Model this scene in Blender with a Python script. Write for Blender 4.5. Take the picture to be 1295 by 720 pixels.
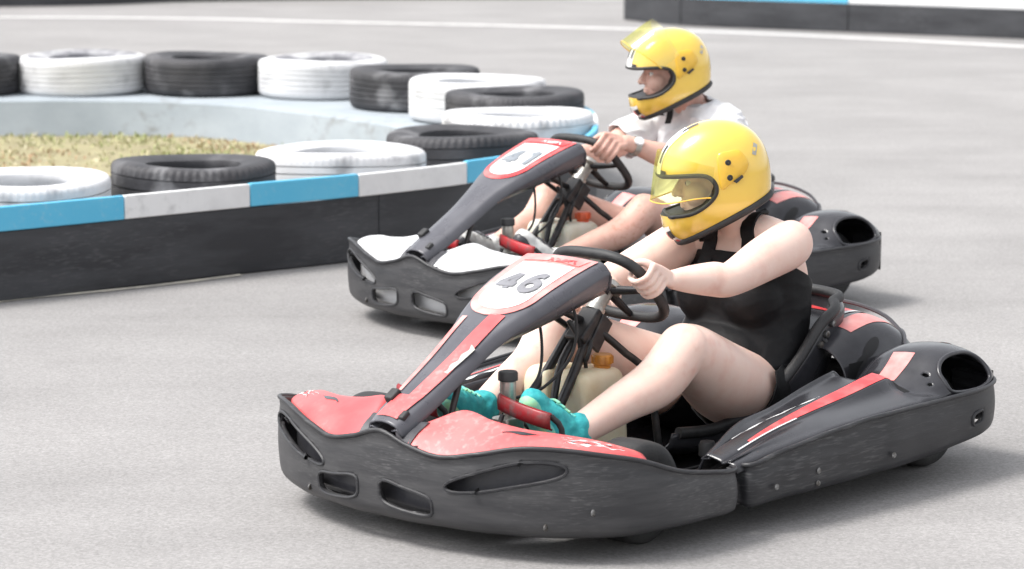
import bpy, bmesh, math, random
import numpy as np
from mathutils import Vector, Matrix, noise as mnoise

for _o in list(bpy.data.objects): bpy.data.objects.remove(_o)
SC = bpy.context.scene
COL = SC.collection
random.seed(4); RNG = np.random.default_rng(4)
PI = math.pi

# ------------------------------------------------------------------ camera, sky, sun, exposure
cam_d = bpy.data.cameras.new('camera'); cam = bpy.data.objects.new('camera', cam_d); COL.objects.link(cam)
cam.location = (0, 0, 1.823); cam.rotation_euler = (PI/2 - 0.1539, 0, 0)
cam_d.sensor_fit = 'HORIZONTAL'; cam_d.sensor_width = 36; cam_d.lens = 36*3650/1295
cam_d.clip_end = 2000
cam_d.dof.use_dof = True; cam_d.dof.focus_distance = 8.3; cam_d.dof.aperture_fstop = 4.8
SC.camera = cam

SUN_EL, SUN_AZ = math.radians(58), math.radians(-100)     # azimuth measured from +Y towards +X
w = bpy.data.worlds.new('World'); SC.world = w; w.use_nodes = True
nt = w.node_tree; nt.nodes.clear()
sky = nt.nodes.new('ShaderNodeTexSky'); sky.sky_type = 'NISHITA'; sky.sun_disc = False
sky.sun_elevation = SUN_EL; sky.sun_rotation = SUN_AZ; sky.dust_density = 3.0; sky.air_density = 1.0; sky.altitude = 0
hs = nt.nodes.new('ShaderNodeHueSaturation'); hs.inputs['Saturation'].default_value = 0.16
bg = nt.nodes.new('ShaderNodeBackground'); bg.inputs['Strength'].default_value = 0.145
wo = nt.nodes.new('ShaderNodeOutputWorld')
nt.links.new(sky.outputs[0], hs.inputs['Color']); nt.links.new(hs.outputs[0], bg.inputs['Color']); nt.links.new(bg.outputs[0], wo.inputs['Surface'])
sl = bpy.data.lights.new('sun', 'SUN'); sl.energy = 1.35; sl.angle = math.radians(18); sl.color = (1.0, 0.965, 0.92)
sun = bpy.data.objects.new('sun', sl); COL.objects.link(sun)
sd = Vector((math.sin(SUN_AZ)*math.cos(SUN_EL), math.cos(SUN_AZ)*math.cos(SUN_EL), math.sin(SUN_EL)))
sun.rotation_euler = sd.to_track_quat('Z', 'Y').to_euler(); sun.location = (-6, 4, 9)
SC.view_settings.view_transform = 'Standard'; SC.view_settings.look = 'None'
SC.view_settings.gamma = 1.0; SC.view_settings.use_curve_mapping = False
SC.view_settings.exposure = 1.22
SC.render.engine = 'CYCLES'
try: SC.cycles.use_denoising = True
except Exception: pass

# ------------------------------------------------------------------ materials
MATS = {}
def mat(name, c1, c2=None, rough=0.5, r2=None, scale=8.0, stretch=(1,1,1), lo=0.4, hi=0.6, metal=0.0, bump=0.0, bscale=120.0,
        coat=0.0, sss=0.0, trans=0.0, ior=1.45, spec=0.5, detail=6.0, fine=None, fine_scale=150.0, fine_amt=0.0, alpha=1.0):
    if name in MATS: return MATS[name]
    m = bpy.data.materials.new(name); m.use_nodes = True; MATS[name] = m
    t = m.node_tree; N = t.nodes; L = t.links
    p = N['Principled BSDF']
    p.inputs['Roughness'].default_value = rough; p.inputs['Metallic'].default_value = metal
    p.inputs['IOR'].default_value = ior; p.inputs['Specular IOR Level'].default_value = spec
    p.inputs['Coat Weight'].default_value = coat; p.inputs['Coat Roughness'].default_value = 0.06
    p.inputs['Transmission Weight'].default_value = trans; p.inputs['Alpha'].default_value = alpha
    if sss:
        p.inputs['Subsurface Weight'].default_value = sss; p.inputs['Subsurface Radius'].default_value = (1.0, .35, .2); p.inputs['Subsurface Scale'].default_value = .012
    tc = N.new('ShaderNodeTexCoord'); mp = N.new('ShaderNodeMapping'); mp.inputs['Scale'].default_value = stretch
    L.new(tc.outputs['Object'], mp.inputs['Vector'])
    p.inputs['Base Color'].default_value = (*c1, 1)
    col = None
    if c2 is not None:
        nz = N.new('ShaderNodeTexNoise'); nz.inputs['Scale'].default_value = scale; nz.inputs['Detail'].default_value = detail; nz.inputs['Roughness'].default_value = .62
        L.new(mp.outputs[0], nz.inputs['Vector'])
        rp = N.new('ShaderNodeMapRange'); rp.inputs['From Min'].default_value = lo; rp.inputs['From Max'].default_value = hi
        L.new(nz.outputs['Fac'], rp.inputs['Value'])
        mx = N.new('ShaderNodeMix'); mx.data_type = 'RGBA'; mx.inputs['A'].default_value = (*c1, 1); mx.inputs['B'].default_value = (*c2, 1)
        L.new(rp.outputs[0], mx.inputs['Factor']); col = mx.outputs['Result']
        if r2 is not None:
            rr = N.new('ShaderNodeMapRange'); rr.inputs['To Min'].default_value = rough; rr.inputs['To Max'].default_value = r2
            L.new(rp.outputs[0], rr.inputs['Value']); L.new(rr.outputs[0], p.inputs['Roughness'])
    if fine is not None:
        nf = N.new('ShaderNodeTexNoise'); nf.inputs['Scale'].default_value = fine_scale; nf.inputs['Detail'].default_value = 4
        L.new(mp.outputs[0], nf.inputs['Vector'])
        rf = N.new('ShaderNodeMapRange'); rf.inputs['From Min'].default_value = .52; rf.inputs['From Max'].default_value = .72; rf.inputs['To Max'].default_value = fine_amt
        mk = N.new('ShaderNodeTexNoise'); mk.inputs['Scale'].default_value = max(fine_scale/14, 1.5); mk.inputs['Detail'].default_value = 3; L.new(tc.outputs['Object'], mk.inputs['Vector'])
        mr = N.new('ShaderNodeMapRange'); mr.inputs['From Min'].default_value = .42; mr.inputs['From Max'].default_value = .62; mr.inputs['To Max'].default_value = 1.7; L.new(mk.outputs['Fac'], mr.inputs['Value'])
        mm = N.new('ShaderNodeMath'); mm.operation = 'MULTIPLY'; mm.use_clamp = True
        L.new(nf.outputs['Fac'], rf.inputs['Value']); L.new(rf.outputs[0], mm.inputs[0]); L.new(mr.outputs[0], mm.inputs[1])
        m2 = N.new('ShaderNodeMix'); m2.data_type = 'RGBA'; m2.inputs['B'].default_value = (*fine, 1)
        if col is not None: L.new(col, m2.inputs['A'])
        else: m2.inputs['A'].default_value = (*c1, 1)
        L.new(mm.outputs[0], m2.inputs['Factor']); col = m2.outputs['Result']
    if col is not None: L.new(col, p.inputs['Base Color'])
    if bump:
        nb = N.new('ShaderNodeTexNoise'); nb.inputs['Scale'].default_value = bscale; nb.inputs['Detail'].default_value = 4
        L.new(mp.outputs[0], nb.inputs['Vector'])
        b = N.new('ShaderNodeBump'); b.inputs['Strength'].default_value = bump; b.inputs['Distance'].default_value = .004
        L.new(nb.outputs['Fac'], b.inputs['Height']); L.new(b.outputs[0], p.inputs['Normal'])
    return m

M_ASPH = None
def asphalt():
    m = bpy.data.materials.new('asphalt'); m.use_nodes = True; t = m.node_tree; N = t.nodes; L = t.links; p = N['Principled BSDF']
    p.inputs['Roughness'].default_value = .88; p.inputs['Specular IOR Level'].default_value = .25
    tc = N.new('ShaderNodeTexCoord')
    def nz(scale, detail, sx=1, sy=1, rough=.6):
        mp = N.new('ShaderNodeMapping'); mp.inputs['Scale'].default_value = (sx, sy, 1); mp.inputs['Rotation'].default_value = (0, 0, .25)
        L.new(tc.outputs['Object'], mp.inputs['Vector'])
        n = N.new('ShaderNodeTexNoise'); n.inputs['Scale'].default_value = scale; n.inputs['Detail'].default_value = detail; n.inputs['Roughness'].default_value = rough
        L.new(mp.outputs[0], n.inputs['Vector']); return n.outputs['Fac']
    def rng(v, a, b, c, d):
        r = N.new('ShaderNodeMapRange'); r.inputs['From Min'].default_value = a; r.inputs['From Max'].default_value = b; r.inputs['To Min'].default_value = c; r.inputs['To Max'].default_value = d
        L.new(v, r.inputs['Value']); return r.outputs[0]
    def mul(a, b):
        k = N.new('ShaderNodeMath'); k.operation = 'MULTIPLY'; L.new(a, k.inputs[0]); L.new(b, k.inputs[1]); return k.outputs[0]
    big = rng(nz(.9, 5), .3, .7, .89, 1.09)
    streak = rng(nz(1.6, 5, .25, 2.2), .35, .7, 1.03, .95)
    vor = N.new('ShaderNodeTexVoronoi'); vor.inputs['Scale'].default_value = 150; L.new(tc.outputs['Object'], vor.inputs['Vector'])
    sepc = N.new('ShaderNodeSeparateColor'); L.new(vor.outputs['Color'], sepc.inputs[0])
    grain = rng(sepc.outputs[0], 0, 1, .84, 1.14)
    grain2 = rng(nz(60, 4), .3, .7, .90, 1.10)
    f = mul(mul(big, streak), mul(grain, grain2))
    cr = N.new('ShaderNodeMix'); cr.data_type = 'RGBA'; cr.blend_type = 'MULTIPLY'; cr.inputs['Factor'].default_value = 1
    cr.inputs['A'].default_value = (.266, .258, .254, 1)
    L.new(f, cr.inputs['B']); L.new(cr.outputs['Result'], p.inputs['Base Color'])
    b = N.new('ShaderNodeBump'); b.inputs['Strength'].default_value = .35; b.inputs['Distance'].default_value = .004
    L.new(grain, b.inputs['Height']); L.new(b.outputs[0], p.inputs['Normal'])
    return m

# ------------------------------------------------------------------ mesh helpers
def tag(o, label=None, cat=None, group=None, kind=None):
    if label: o['label'] = label
    if cat: o['category'] = cat
    if group: o['group'] = group
    if kind: o['kind'] = kind
    return o
def empty(name, loc=(0,0,0), rz=0):
    o = bpy.data.objects.new(name, None); COL.objects.link(o); o.location = loc; o.rotation_euler = (0, 0, rz); o.empty_display_size = .1
    return o
def mesh(name, verts, faces, m=None, parent=None, smooth=True, sharp=None, fix=True):
    me = bpy.data.meshes.new(name); me.from_pydata([tuple(map(float, v)) for v in verts], [], [tuple(int(i) for i in f) for f in faces])
    if fix:
        bm = bmesh.new(); bm.from_mesh(me); bmesh.ops.remove_doubles(bm, verts=bm.verts, dist=1e-5); bmesh.ops.recalc_face_normals(bm, faces=bm.faces); bm.to_mesh(me); bm.free()
    return link(name, me, m, parent, smooth, sharp)
def link(name, me, m=None, parent=None, smooth=True, sharp=None):
    if smooth:
        me.polygons.foreach_set('use_smooth', [True]*len(me.polygons))
        if sharp: me.set_sharp_from_angle(angle=math.radians(sharp))
    if m is not None:
        me.materials.clear()
        for k in (m if isinstance(m, (list, tuple)) else [m]): me.materials.append(k)
    o = bpy.data.objects.new(name, me); COL.objects.link(o); o.parent = parent
    return o
def solid(o, th, offset=-1, even=True):
    s = o.modifiers.new('thick', 'SOLIDIFY'); s.thickness = th; s.offset = offset; s.use_even_offset = False; return o
def bevel(o, wd, seg=2, ang=35):
    b = o.modifiers.new('bevel', 'BEVEL'); b.width = wd; b.segments = seg; b.limit_method = 'ANGLE'; b.angle_limit = math.radians(ang); return o
def cr(P, n, closed=False):
    """resample control points P (k,d) to n points by uniform Catmull-Rom"""
    P = np.asarray(P, float); k = len(P)
    t = np.linspace(0, k if closed else k-1, n, endpoint=not closed)
    i = np.floor(t).astype(int); 
    if not closed: i = np.minimum(i, k-2)
    f = (t-i)[:, None]
    if closed: g = lambda j: P[j % k]
    else:
        E = np.vstack([2*P[0]-P[1], P, 2*P[-1]-P[-2]]); g = lambda j: E[np.clip(j+1, 0, k+1)]
    a, b, c, d = g(i-1), g(i), g(i+1), g(i+2)
    return .5*((2*b)+(c-a)*f+(2*a-5*b+4*c-d)*f*f+(3*b-a-3*c+d)*f**3)
def grid_faces(nu, nv, cu=False, cv=False):
    F = []
    for i in range(nu if cu else nu-1):
        for j in range(nv if cv else nv-1):
            a, b = i*nv+j, ((i+1) % nu)*nv+j
            F.append((a, b, ((i+1) % nu)*nv+(j+1) % nv, i*nv+(j+1) % nv))
    return F
def loft(stations, nu, nv=None, lin=False):
    """stations: (k, m, 3) -> (nu, nv, 3) smooth grid"""
    S = np.asarray(stations, float); k, m, _ = S.shape
    G = cr(S.reshape(k, -1), nu).reshape(nu, m, 3)
    if nv and not lin: G = np.stack([cr(g, nv) for g in G])
    return G
def frame_along(P, closed=False):
    P = np.asarray(P, float)
    T = (np.roll(P, -1, 0)-np.roll(P, 1, 0)) if closed else np.gradient(P, axis=0)
    T /= np.linalg.norm(T, axis=1)[:, None]+1e-12
    n = np.cross(T[0], [0, 0, 1.]); 
    if np.linalg.norm(n) < .1: n = np.cross(T[0], [0, 1., 0])
    n /= np.linalg.norm(n); Ns = [n]
    for t in T[1:]:
        n = n-t*(n@t); n /= np.linalg.norm(n)+1e-12; Ns.append(n)
    Ns = np.array(Ns); return T, Ns, np.cross(T, Ns)
def tube_vf(P, r, seg=10, closed=False, smooth_n=None, caps=True):
    if smooth_n: 
        P = cr(P, smooth_n, closed)
        if np.ndim(r): r = cr(np.asarray(r, float)[:, None], smooth_n, closed)[:, 0]
    P = np.asarray(P, float); n = len(P); r = np.broadcast_to(np.asarray(r, float), (n,))
    T, A, B = frame_along(P, closed)
    ang = np.linspace(0, 2*PI, seg, endpoint=False)
    V = (P[:, None]+r[:, None, None]*(np.cos(ang)[None, :, None]*A[:, None]+np.sin(ang)[None, :, None]*B[:, None])).reshape(-1, 3)
    F = grid_faces(n, seg, closed, True)
    if caps and not closed: F += [tuple(range(seg-1, -1, -1)), tuple((n-1)*seg+j for j in range(seg))]
    return V, F
def tube(name, P, r, m, parent=None, seg=10, closed=False, n=None):
    V, F = tube_vf(P, r, seg, closed, n); return mesh(name, V, F, m, parent, True, 50)
def join_vf(*items):
    V, F, o = [], [], 0
    for v, f in items:
        V.append(np.asarray(v, float)); F += [tuple(i+o for i in q) for q in f]; o += len(v)
    return np.vstack(V), F
def box_vf(c, s, R=None):
    c = np.array(c, float); h = np.array(s, float)/2
    V = np.array([[x, y, z] for x in (-1, 1) for y in (-1, 1) for z in (-1, 1)])*h
    if R is not None: V = V @ np.asarray(R).T
    return V+c, [(0,1,3,2),(4,6,7,5),(0,4,5,1),(2,3,7,6),(0,2,6,4),(1,5,7,3)]
def box(name, c, s, m, parent=None, bev=0.004, R=None):
    V, F = box_vf(c, s, R); o = mesh(name, V, F, m, parent, True, 30)
    if bev: bevel(o, bev)
    return o
def rotm(axis, a): return np.array(Matrix.Rotation(a, 3, Vector(axis)))
def lathe_vf(prof, seg=32, axis='z'):
    prof = np.asarray(prof, float); ang = np.linspace(0, 2*PI, seg, endpoint=False)
    V = np.stack([prof[None, :, 0]*np.cos(ang)[:, None], prof[None, :, 0]*np.sin(ang)[:, None], np.broadcast_to(prof[None, :, 1], (seg, len(prof)))], -1).reshape(-1, 3)
    if axis == 'y': V = V[:, [0, 2, 1]]
    return V, grid_faces(seg, len(prof), True, False)
def lathe(name, prof, m, parent=None, seg=32, at=(0,0,0), R=None, axis='z', sharp=40):
    V, F = lathe_vf(prof, seg, axis)
    if R is not None: V = V @ np.asarray(R).T
    return mesh(name, V+np.array(at), F, m, parent, True, sharp)
def sph_vf(c, r, R=None, nu=24, nv=14):
    th = np.linspace(0, 2*PI, nu, endpoint=False); ph = np.linspace(.001, PI-.001, nv)
    V = np.stack([np.sin(ph)[None]*np.cos(th)[:, None], np.sin(ph)[None]*np.sin(th)[:, None], np.broadcast_to(np.cos(ph)[None], (nu, nv))], -1).reshape(-1, 3)*np.asarray(r, float)
    if R is not None: V = V @ np.asarray(R).T
    F = grid_faces(nu, nv, True, False)+[tuple(i*nv for i in range(nu)), tuple(i*nv+nv-1 for i in range(nu))[::-1]]
    return V+np.asarray(c, float), F
def limb_vf(P, r, n=24, seg=20, flat=None):
    """closed tapering limb with rounded ends; P joints, r radii"""
    P = cr(P, n); r = cr(np.asarray(r, float)[:, None], n)[:, 0]
    T, A, B = frame_along(P)
    k = 5; e = np.linspace(0, PI/2, k+1)[:-1]
    Q, R2 = [], []
    for a in e: Q.append(P[0]-T[0]*r[0]*math.cos(a)); R2.append(max(r[0]*math.sin(a), 1e-4))
    for p, q in zip(P, r): Q.append(p); R2.append(q)
    for a in e[::-1]: Q.append(P[-1]+T[-1]*r[-1]*math.cos(a)); R2.append(max(r[-1]*math.sin(a), 1e-4))
    Q = np.array(Q); R2 = np.array(R2); A = np.vstack([[A[0]]*k, A, [A[-1]]*k]); B = np.vstack([[B[0]]*k, B, [B[-1]]*k])
    ang = np.linspace(0, 2*PI, seg, endpoint=False)
    V = (Q[:, None]+R2[:, None, None]*(np.cos(ang)[None, :, None]*A[:, None]+np.sin(ang)[None, :, None]*B[:, None])).reshape(-1, 3)
    m = len(Q); F = grid_faces(m, seg, False, True)+[tuple(range(seg-1, -1, -1)), tuple((m-1)*seg+j for j in range(seg))]
    return V, F
def apply_mods(o):
    dg = bpy.context.evaluated_depsgraph_get(); dg.update()
    me = bpy.data.meshes.new_from_object(o.evaluated_get(dg)); old = o.data
    o.modifiers.clear(); o.data = me; bpy.data.meshes.remove(old); return o
def blob(name, items, vox=.004, smooth=5):
    """union of overlapping closed shapes as one continuous surface"""
    V, F = join_vf(*items); o = mesh(name, V, F, None, None, fix=False)
    bm = bmesh.new(); bm.from_mesh(o.data); bmesh.ops.recalc_face_normals(bm, faces=bm.faces); bm.to_mesh(o.data); bm.free()
    r = o.modifiers.new('r', 'REMESH'); r.mode = 'VOXEL'; r.voxel_size = vox
    s = o.modifiers.new('s', 'SMOOTH'); s.factor = .5; s.iterations = smooth
    apply_mods(o); me = o.data; bpy.data.objects.remove(o); me.name = name
    return me
def mesh_arrays(me):
    V = np.empty(len(me.vertices)*3); me.vertices.foreach_get('co', V)
    N = np.empty(len(me.vertices)*3); me.vertices.foreach_get('normal', N)
    return V.reshape(-1, 3), N.reshape(-1, 3)
def holed_grid(U, Vv, holes, mapf):
    """grid over param (U,V) with superelliptic holes [(u0,v0,a,b,n,slope)]; returns verts, faces, hole outlines"""
    nu, nv = len(U), len(Vv)
    uu, vv = np.meshgrid(U, Vv, indexing='ij'); Q = np.stack([uu, vv], -1).reshape(-1, 2)
    F = grid_faces(nu, nv); Fa = np.array(F); C = Q[Fa].mean(1); keep = np.ones(len(Fa), bool)
    outl = []
    for (u0, v0, a, b, n, sl) in holes:
        def fv(P): return (np.abs((P[:, 0]-u0)/a)**n+np.abs((P[:, 1]-v0-sl*(P[:, 0]-u0))/b)**n)
        ins = fv(C) < 1; 
        bv = set(Fa[ins].ravel().tolist()) & set(Fa[(~ins) & keep].ravel().tolist())
        keep &= ~ins
        for i in bv:
            d = Q[i]-[u0, v0]; d = np.array([d[0], d[1]-sl*d[0]])
            k = (abs(d[0]/a)**n+abs(d[1]/b)**n)**(-1/n); d = d*k
            Q[i] = [u0+d[0], v0+d[1]+sl*d[0]]
        th = np.linspace(0, 2*PI, 200, endpoint=False)
        x = a*np.sign(np.cos(th))*np.abs(np.cos(th))**(2/n); y = b*np.sign(np.sin(th))*np.abs(np.sin(th))**(2/n)
        q_ = np.stack([x/a, y/b], -1); q_ = np.vstack([q_, q_[:1]]); w_ = np.r_[0, np.cumsum(np.hypot(np.diff(q_[:, 0])*max(a/b*.1, 1), np.diff(q_[:, 1])))]
        e_ = np.linspace(0, w_[-1], 72, endpoint=False); x = np.interp(e_, w_, q_[:, 0])*a; y = np.interp(e_, w_, q_[:, 1])*b
        outl.append(np.stack([u0+x, v0+y+sl*x], -1))
    V = mapf(Q); used = np.zeros(len(V), bool); Fk = Fa[keep]; used[Fk.ravel()] = True
    idx = np.cumsum(used)-1
    return V[used], [tuple(f) for f in idx[Fk]], [mapf(o) for o in outl]
# ------------------------------------------------------------------ shared materials
M_ASPH = asphalt()
PLB = mat('scuffed_black_plastic', (.020,.020,.023), (.046,.046,.049), .42, .6, 8, (.7,.7,6), .45, .78, bump=.10, bscale=60, fine=(.12,.12,.12), fine_scale=30, fine_amt=.35)
PLB2 = mat('scraped_bumper_plastic', (.032,.032,.035), (.066,.065,.067), .42, .58, 7, (.6,.6,5.0), .38, .76, bump=.07, bscale=45, fine=(.15,.147,.147), fine_scale=60, fine_amt=.30)
PLG = mat('gloss_black_plastic', (.026,.026,.030), (.046,.046,.052), .17, .30, 6, (1,1,1), .45, .75, bump=.04, bscale=30)
PLGR = mat('dark_grey_plastic', (.045,.045,.052), (.085,.085,.092), .36, .5, 6, (1,1,1), .4, .75, bump=.06, bscale=50)
FAIR = mat('grey_fairing_plastic', (.070,.070,.082), (.105,.105,.118), .24, .36, 6, (1,1,1), .4, .75, bump=.05, bscale=50)
RED = mat('faded_red_plastic', (.62,.070,.075), (.70,.20,.19), .36, .5, 4, (1,1,1), .35, .85, bump=.04, bscale=40, fine=(.76,.42,.40), fine_scale=55, fine_amt=.22)
REDS = mat('red_sticker', (.72,.045,.05), (.78,.20,.19), .3, .45, 9, (1,1,1), .42, .72)
PINKS = mat('sun_bleached_red_sticker', (.70,.20,.19), (.74,.40,.37), .35, .5, 9, (1,1,1), .4, .7)
WHT = mat('white_plastic', (.62,.62,.63), (.52,.52,.53), .35, .5, 4, (1,1,1), .5, .8, bump=.05, bscale=40)
WHS = mat('white_sticker', (.72,.72,.72), (.64,.64,.64), .35, .5, 12, (1,1,1), .5, .8)
NUMG = mat('grey_number_print', (.17,.17,.185), (.24,.24,.26), .5, None, 20, lo=.35, hi=.75)
NUMB = mat('pale_blue_number_print', (.19,.21,.235), (.26,.28,.30), .5, None, 20, lo=.35, hi=.75)
RUB = mat('tyre_rubber', (.018,.018,.019), (.045,.044,.043), .62, .8, 9, (1,1,1), .42, .7, bump=.25, bscale=90)
GRIP = mat('grip_rubber', (.02,.02,.021), (.035,.035,.036), .5, .6, 20, bump=.2, bscale=200)
STEEL = mat('black_tube_steel', (.025,.025,.027), (.07,.06,.055), .35, .6, 25, lo=.45, hi=.75, metal=.3)
ALU = mat('dull_aluminium', (.50,.49,.46), (.33,.31,.27), .35, .5, 30, lo=.4, hi=.7, metal=.85)
TANK = mat('yellowed_tank_plastic', (.76,.69,.52), (.66,.53,.33), .38, .5, 7, (1,1,1), .42, .72, sss=.25)
TANKW = mat('pale_tank_plastic', (.74,.72,.62), (.64,.60,.46), .38, .5, 7, (1,1,1), .42, .72, sss=.25)
CAPO = mat('amber_cap_plastic', (.56,.24,.04), (.42,.16,.03), .35, .5, 20)
CAPR = mat('orange_red_cap_plastic', (.70,.13,.05), (.55,.1,.04), .35, .5, 20)
PEDR = mat('dark_red_pedal_paint', (.25,.012,.018), (.15,.02,.02), .35, .6, 18, lo=.45, hi=.65, fine=(.1,.08,.08), fine_scale=40, fine_amt=.7)
PEDR2 = mat('bright_red_pedal_paint', (.42,.02,.028), (.26,.02,.02), .35, .6, 18, lo=.45, hi=.65, fine=(.1,.08,.08), fine_scale=40, fine_amt=.7)
DARK = mat('black_plastic_and_shade', (.008,.008,.009), None, .7)  # near black, for dark plates and for shade painted as openings
RIM = mat('wheel_rim_metal', (.22,.22,.22), (.1,.1,.1), .4, .6, 20, metal=.7)
BOLT = mat('bolt_steel', (.25,.25,.25), (.1,.09,.08), .4, .6, 60, metal=.8)

# ------------------------------------------------------------------ go-kart
C0 = -.035     # the nose detail sits a little off the centre line
FRONT = [(1.005,0),(1.003,.10),(.990,.20),(.965,.31),(.925,.42),(.865,.52),(.79,.59),(.70,.635),(.57,.66),(.44,.668),(.355,.662),(.308,.618)]
FTOP = [.300,.272,.256,.274,.298,.298,.284,.262,.218,.196,.187,.183]
SIDE = [(.272,.60),(.288,.642),(.262,.670),(.12,.678),(-.20,.695),(-.45,.703),(-.65,.705),(-.80,.695),(-.885,.655),(-.925,.58),(-.94,.48)]
STOP = [.182,.186,.192,.215,.243,.247,.249,.252,.256,.258,.258]
SBOT = [.066,.066,.066,.07,.074,.082,.095,.11,.125,.13,.13]

def path_fn(P2, n=400):
    P = cr(np.asarray(P2, float), n); s = np.r_[0, np.cumsum(np.linalg.norm(np.diff(P[:, :2], axis=0), axis=1))]
    T = np.gradient(P[:, :2], axis=0); T /= np.linalg.norm(T, axis=1)[:, None]
    Nn = np.stack([T[:, 1], -T[:, 0]], -1)
    return P, s, Nn

def belt(name, path, ztop, zbot, holes, m, parent, out=1, th=.014, lip=.006, bulge=.012, nz=22, ds=.010, rim_m=None, s0=0.0):
    """a tall moulded band following a plan path; holes given in (arc length, height fraction)"""
    data = np.column_stack([np.asarray(path), ztop, zbot]); P, s, Nn = path_fn(data); Nn = Nn*out; s = s-s0
    zt = lambda q: np.interp(q, s, P[:, 2]); zb = lambda q: np.interp(q, s, P[:, 3])
    def mp(Q):
        x = np.interp(Q[:, 0], s, P[:, 0]); y = np.interp(Q[:, 0], s, P[:, 1])
        nx = np.interp(Q[:, 0], s, Nn[:, 0]); ny = np.interp(Q[:, 0], s, Nn[:, 1])
        z = Q[:, 1]; v = (z-zb(Q[:, 0]))/(zt(Q[:, 0])-zb(Q[:, 0]))
        o = bulge*(np.sin(np.clip(v, 0, 1)*PI)**.7-.6)-.022*np.clip((.16-v)/.16, 0, 1)**2+lip*np.clip((v-.90)/.1, 0, 1)
        dent = .003*np.sin(Q[:, 0]*23+z*9)*np.sin(Q[:, 0]*7.3)
        o = o+dent
        return np.stack([x+nx*o, y+ny*o, z], -1)
    U = np.arange(s[0], s[-1]+ds*.5, ds); U[-1] = s[-1]
    # uniform rows in height fraction are sheared into real heights
    nv = nz; W01 = np.linspace(0, 1, nv)
    hs = [(u0, (v0), a, b, n, sl) for (u0, v0, a, b, n, sl) in holes]
    def mp2(Q): return mp(np.stack([Q[:, 0], zb(Q[:, 0])+Q[:, 1]*(zt(Q[:, 0])-zb(Q[:, 0]))], -1))
    # hole heights arrive in metres: convert to fractions at the hole centre
    hf = []
    for (u0, z0, a, b, n, sl) in hs:
        hgt = float(zt(u0)-zb(u0)); hf.append((u0, (z0-float(zb(u0)))/hgt, a, b/hgt, n, sl/hgt))
    V, F, outl = holed_grid(U, W01, hf, mp2)
    o = mesh(name, V, F, m, parent, True, None, fix=False); bm = bmesh.new(); bm.from_mesh(o.data); bmesh.ops.recalc_face_normals(bm, faces=bm.faces)
    # make sure normals point outward
    f0 = bm.faces[:][len(bm.faces)//2]; c = f0.calc_center_median(); i = int(np.argmin(np.hypot(P[:, 0]-c.x, P[:, 1]-c.y)))
    if f0.normal.x*Nn[i, 0]+f0.normal.y*Nn[i, 1] < 0: bmesh.ops.reverse_faces(bm, faces=bm.faces)
    bm.to_mesh(o.data); bm.free(); solid(o, th)
    for q in outl: tube('slot_rim', q, .0045, rim_m or m, o, 6, True)
    top = mp(np.stack([U, zt(U)], -1)); top[:, 2] += .001
    tube('top_lip', top, .0065, rim_m or m, o, 8)
    return o, mp, zt, zb, s

def digit_strokes(d):
    if d == '4': return [[(.66,0),(.66,1)], [(.62,.95),(.12,.34)], [(.0,.28),(1.0,.28)]]
    if d == '1': return [[(.58,0),(.58,1)], [(.58,.97),(.26,.76)]]
    if d == '6':
        th = np.linspace(0, 2*PI, 40); ring = [(.5+.36*math.cos(q), .31+.30*math.sin(q)) for q in th]
        return [ring, [tuple(p) for p in cr(np.array([(.80,.97),(.56,.99),(.34,.86),(.19,.60),(.14,.31)]), 18)]]
    return []
def number_vf(txt, wd=.30):
    """heavy block digits in a unit box per digit: flat ribbons, returned as (x, y, layer)"""
    V, F, lay = [], [], 0
    for k, d in enumerate(txt):
        for st in digit_strokes(d):
            P_ = np.array(st, float); P_ = np.vstack([np.linspace(P_[i], P_[i+1], 6)[:-1] for i in range(len(P_)-1)]+[P_[-1:]]) if len(P_) < 5 else P_
            P_ = P_*[.80, 1]+[k*1.0, 0]; T = np.gradient(P_, axis=0); T /= np.linalg.norm(T, axis=1)[:, None]+1e-9; Nn = np.stack([-T[:, 1], T[:, 0]], -1)
            b = len(V); rows = [(-.5, -.17, .17, .5)][0]
            for p, nn_ in zip(P_, Nn): V += [(*(p+nn_*wd*r*[.85, 1]), lay) for r in rows]
            F += [tuple(b+i for i in f) for f in grid_faces(len(P_), 4)]; lay += 1
    V = np.array(V, float); V[:, :2] = (V[:, :2]-(V[:, :2].max(0)+V[:, :2].min(0))/2)/(V[:, :2].max(0)-V[:, :2].min(0)); return V, F

def surf_patch(name, S, ua, ub, m, parent, t=(0,1), nt=24, nw=8, off=.0022, clipn=None):
    """sticker: strip between two curves ua(t), ub(t) giving (u,v) on surface S(u,v)->points"""
    T = np.linspace(t[0], t[1], nt); W = np.linspace(0, 1, nw)
    A = np.array([ua(x) for x in T]); B = np.array([ub(x) for x in T])
    Q = A[:, None]*(1-W[None, :, None])+B[:, None]*W[None, :, None]
    V = S(Q.reshape(-1, 2), off); return mesh(name, V, grid_faces(nt, nw), m, parent, True, fix=False)

def grid_surface(G):
    """bilinear lookup on a lofted grid, with normal offset (upwards)"""
    G = np.asarray(G, float); nu, nv, _ = G.shape
    du = np.gradient(G, axis=0); dv = np.gradient(G, axis=1); N = np.cross(du, dv); N /= np.linalg.norm(N, axis=2)[..., None]+1e-12
    flip = np.sign(np.median(N[..., 2])); N *= flip if flip else 1
    def S(Q, off=0.0):
        Q = np.clip(np.asarray(Q, float), 0, 1); a = Q[:, 0]*(nu-1); b = Q[:, 1]*(nv-1)
        i = np.minimum(a.astype(int), nu-2); j = np.minimum(b.astype(int), nv-2); f = (a-i)[:, None]; g = (b-j)[:, None]
        L = lambda X: (X[i, j]*(1-f)*(1-g)+X[i+1, j]*f*(1-g)+X[i, j+1]*(1-f)*g+X[i+1, j+1]*f*g)
        n = L(N); n /= np.linalg.norm(n, axis=1)[:, None]+1e-12; return L(G)+n*off
    return S

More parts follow.
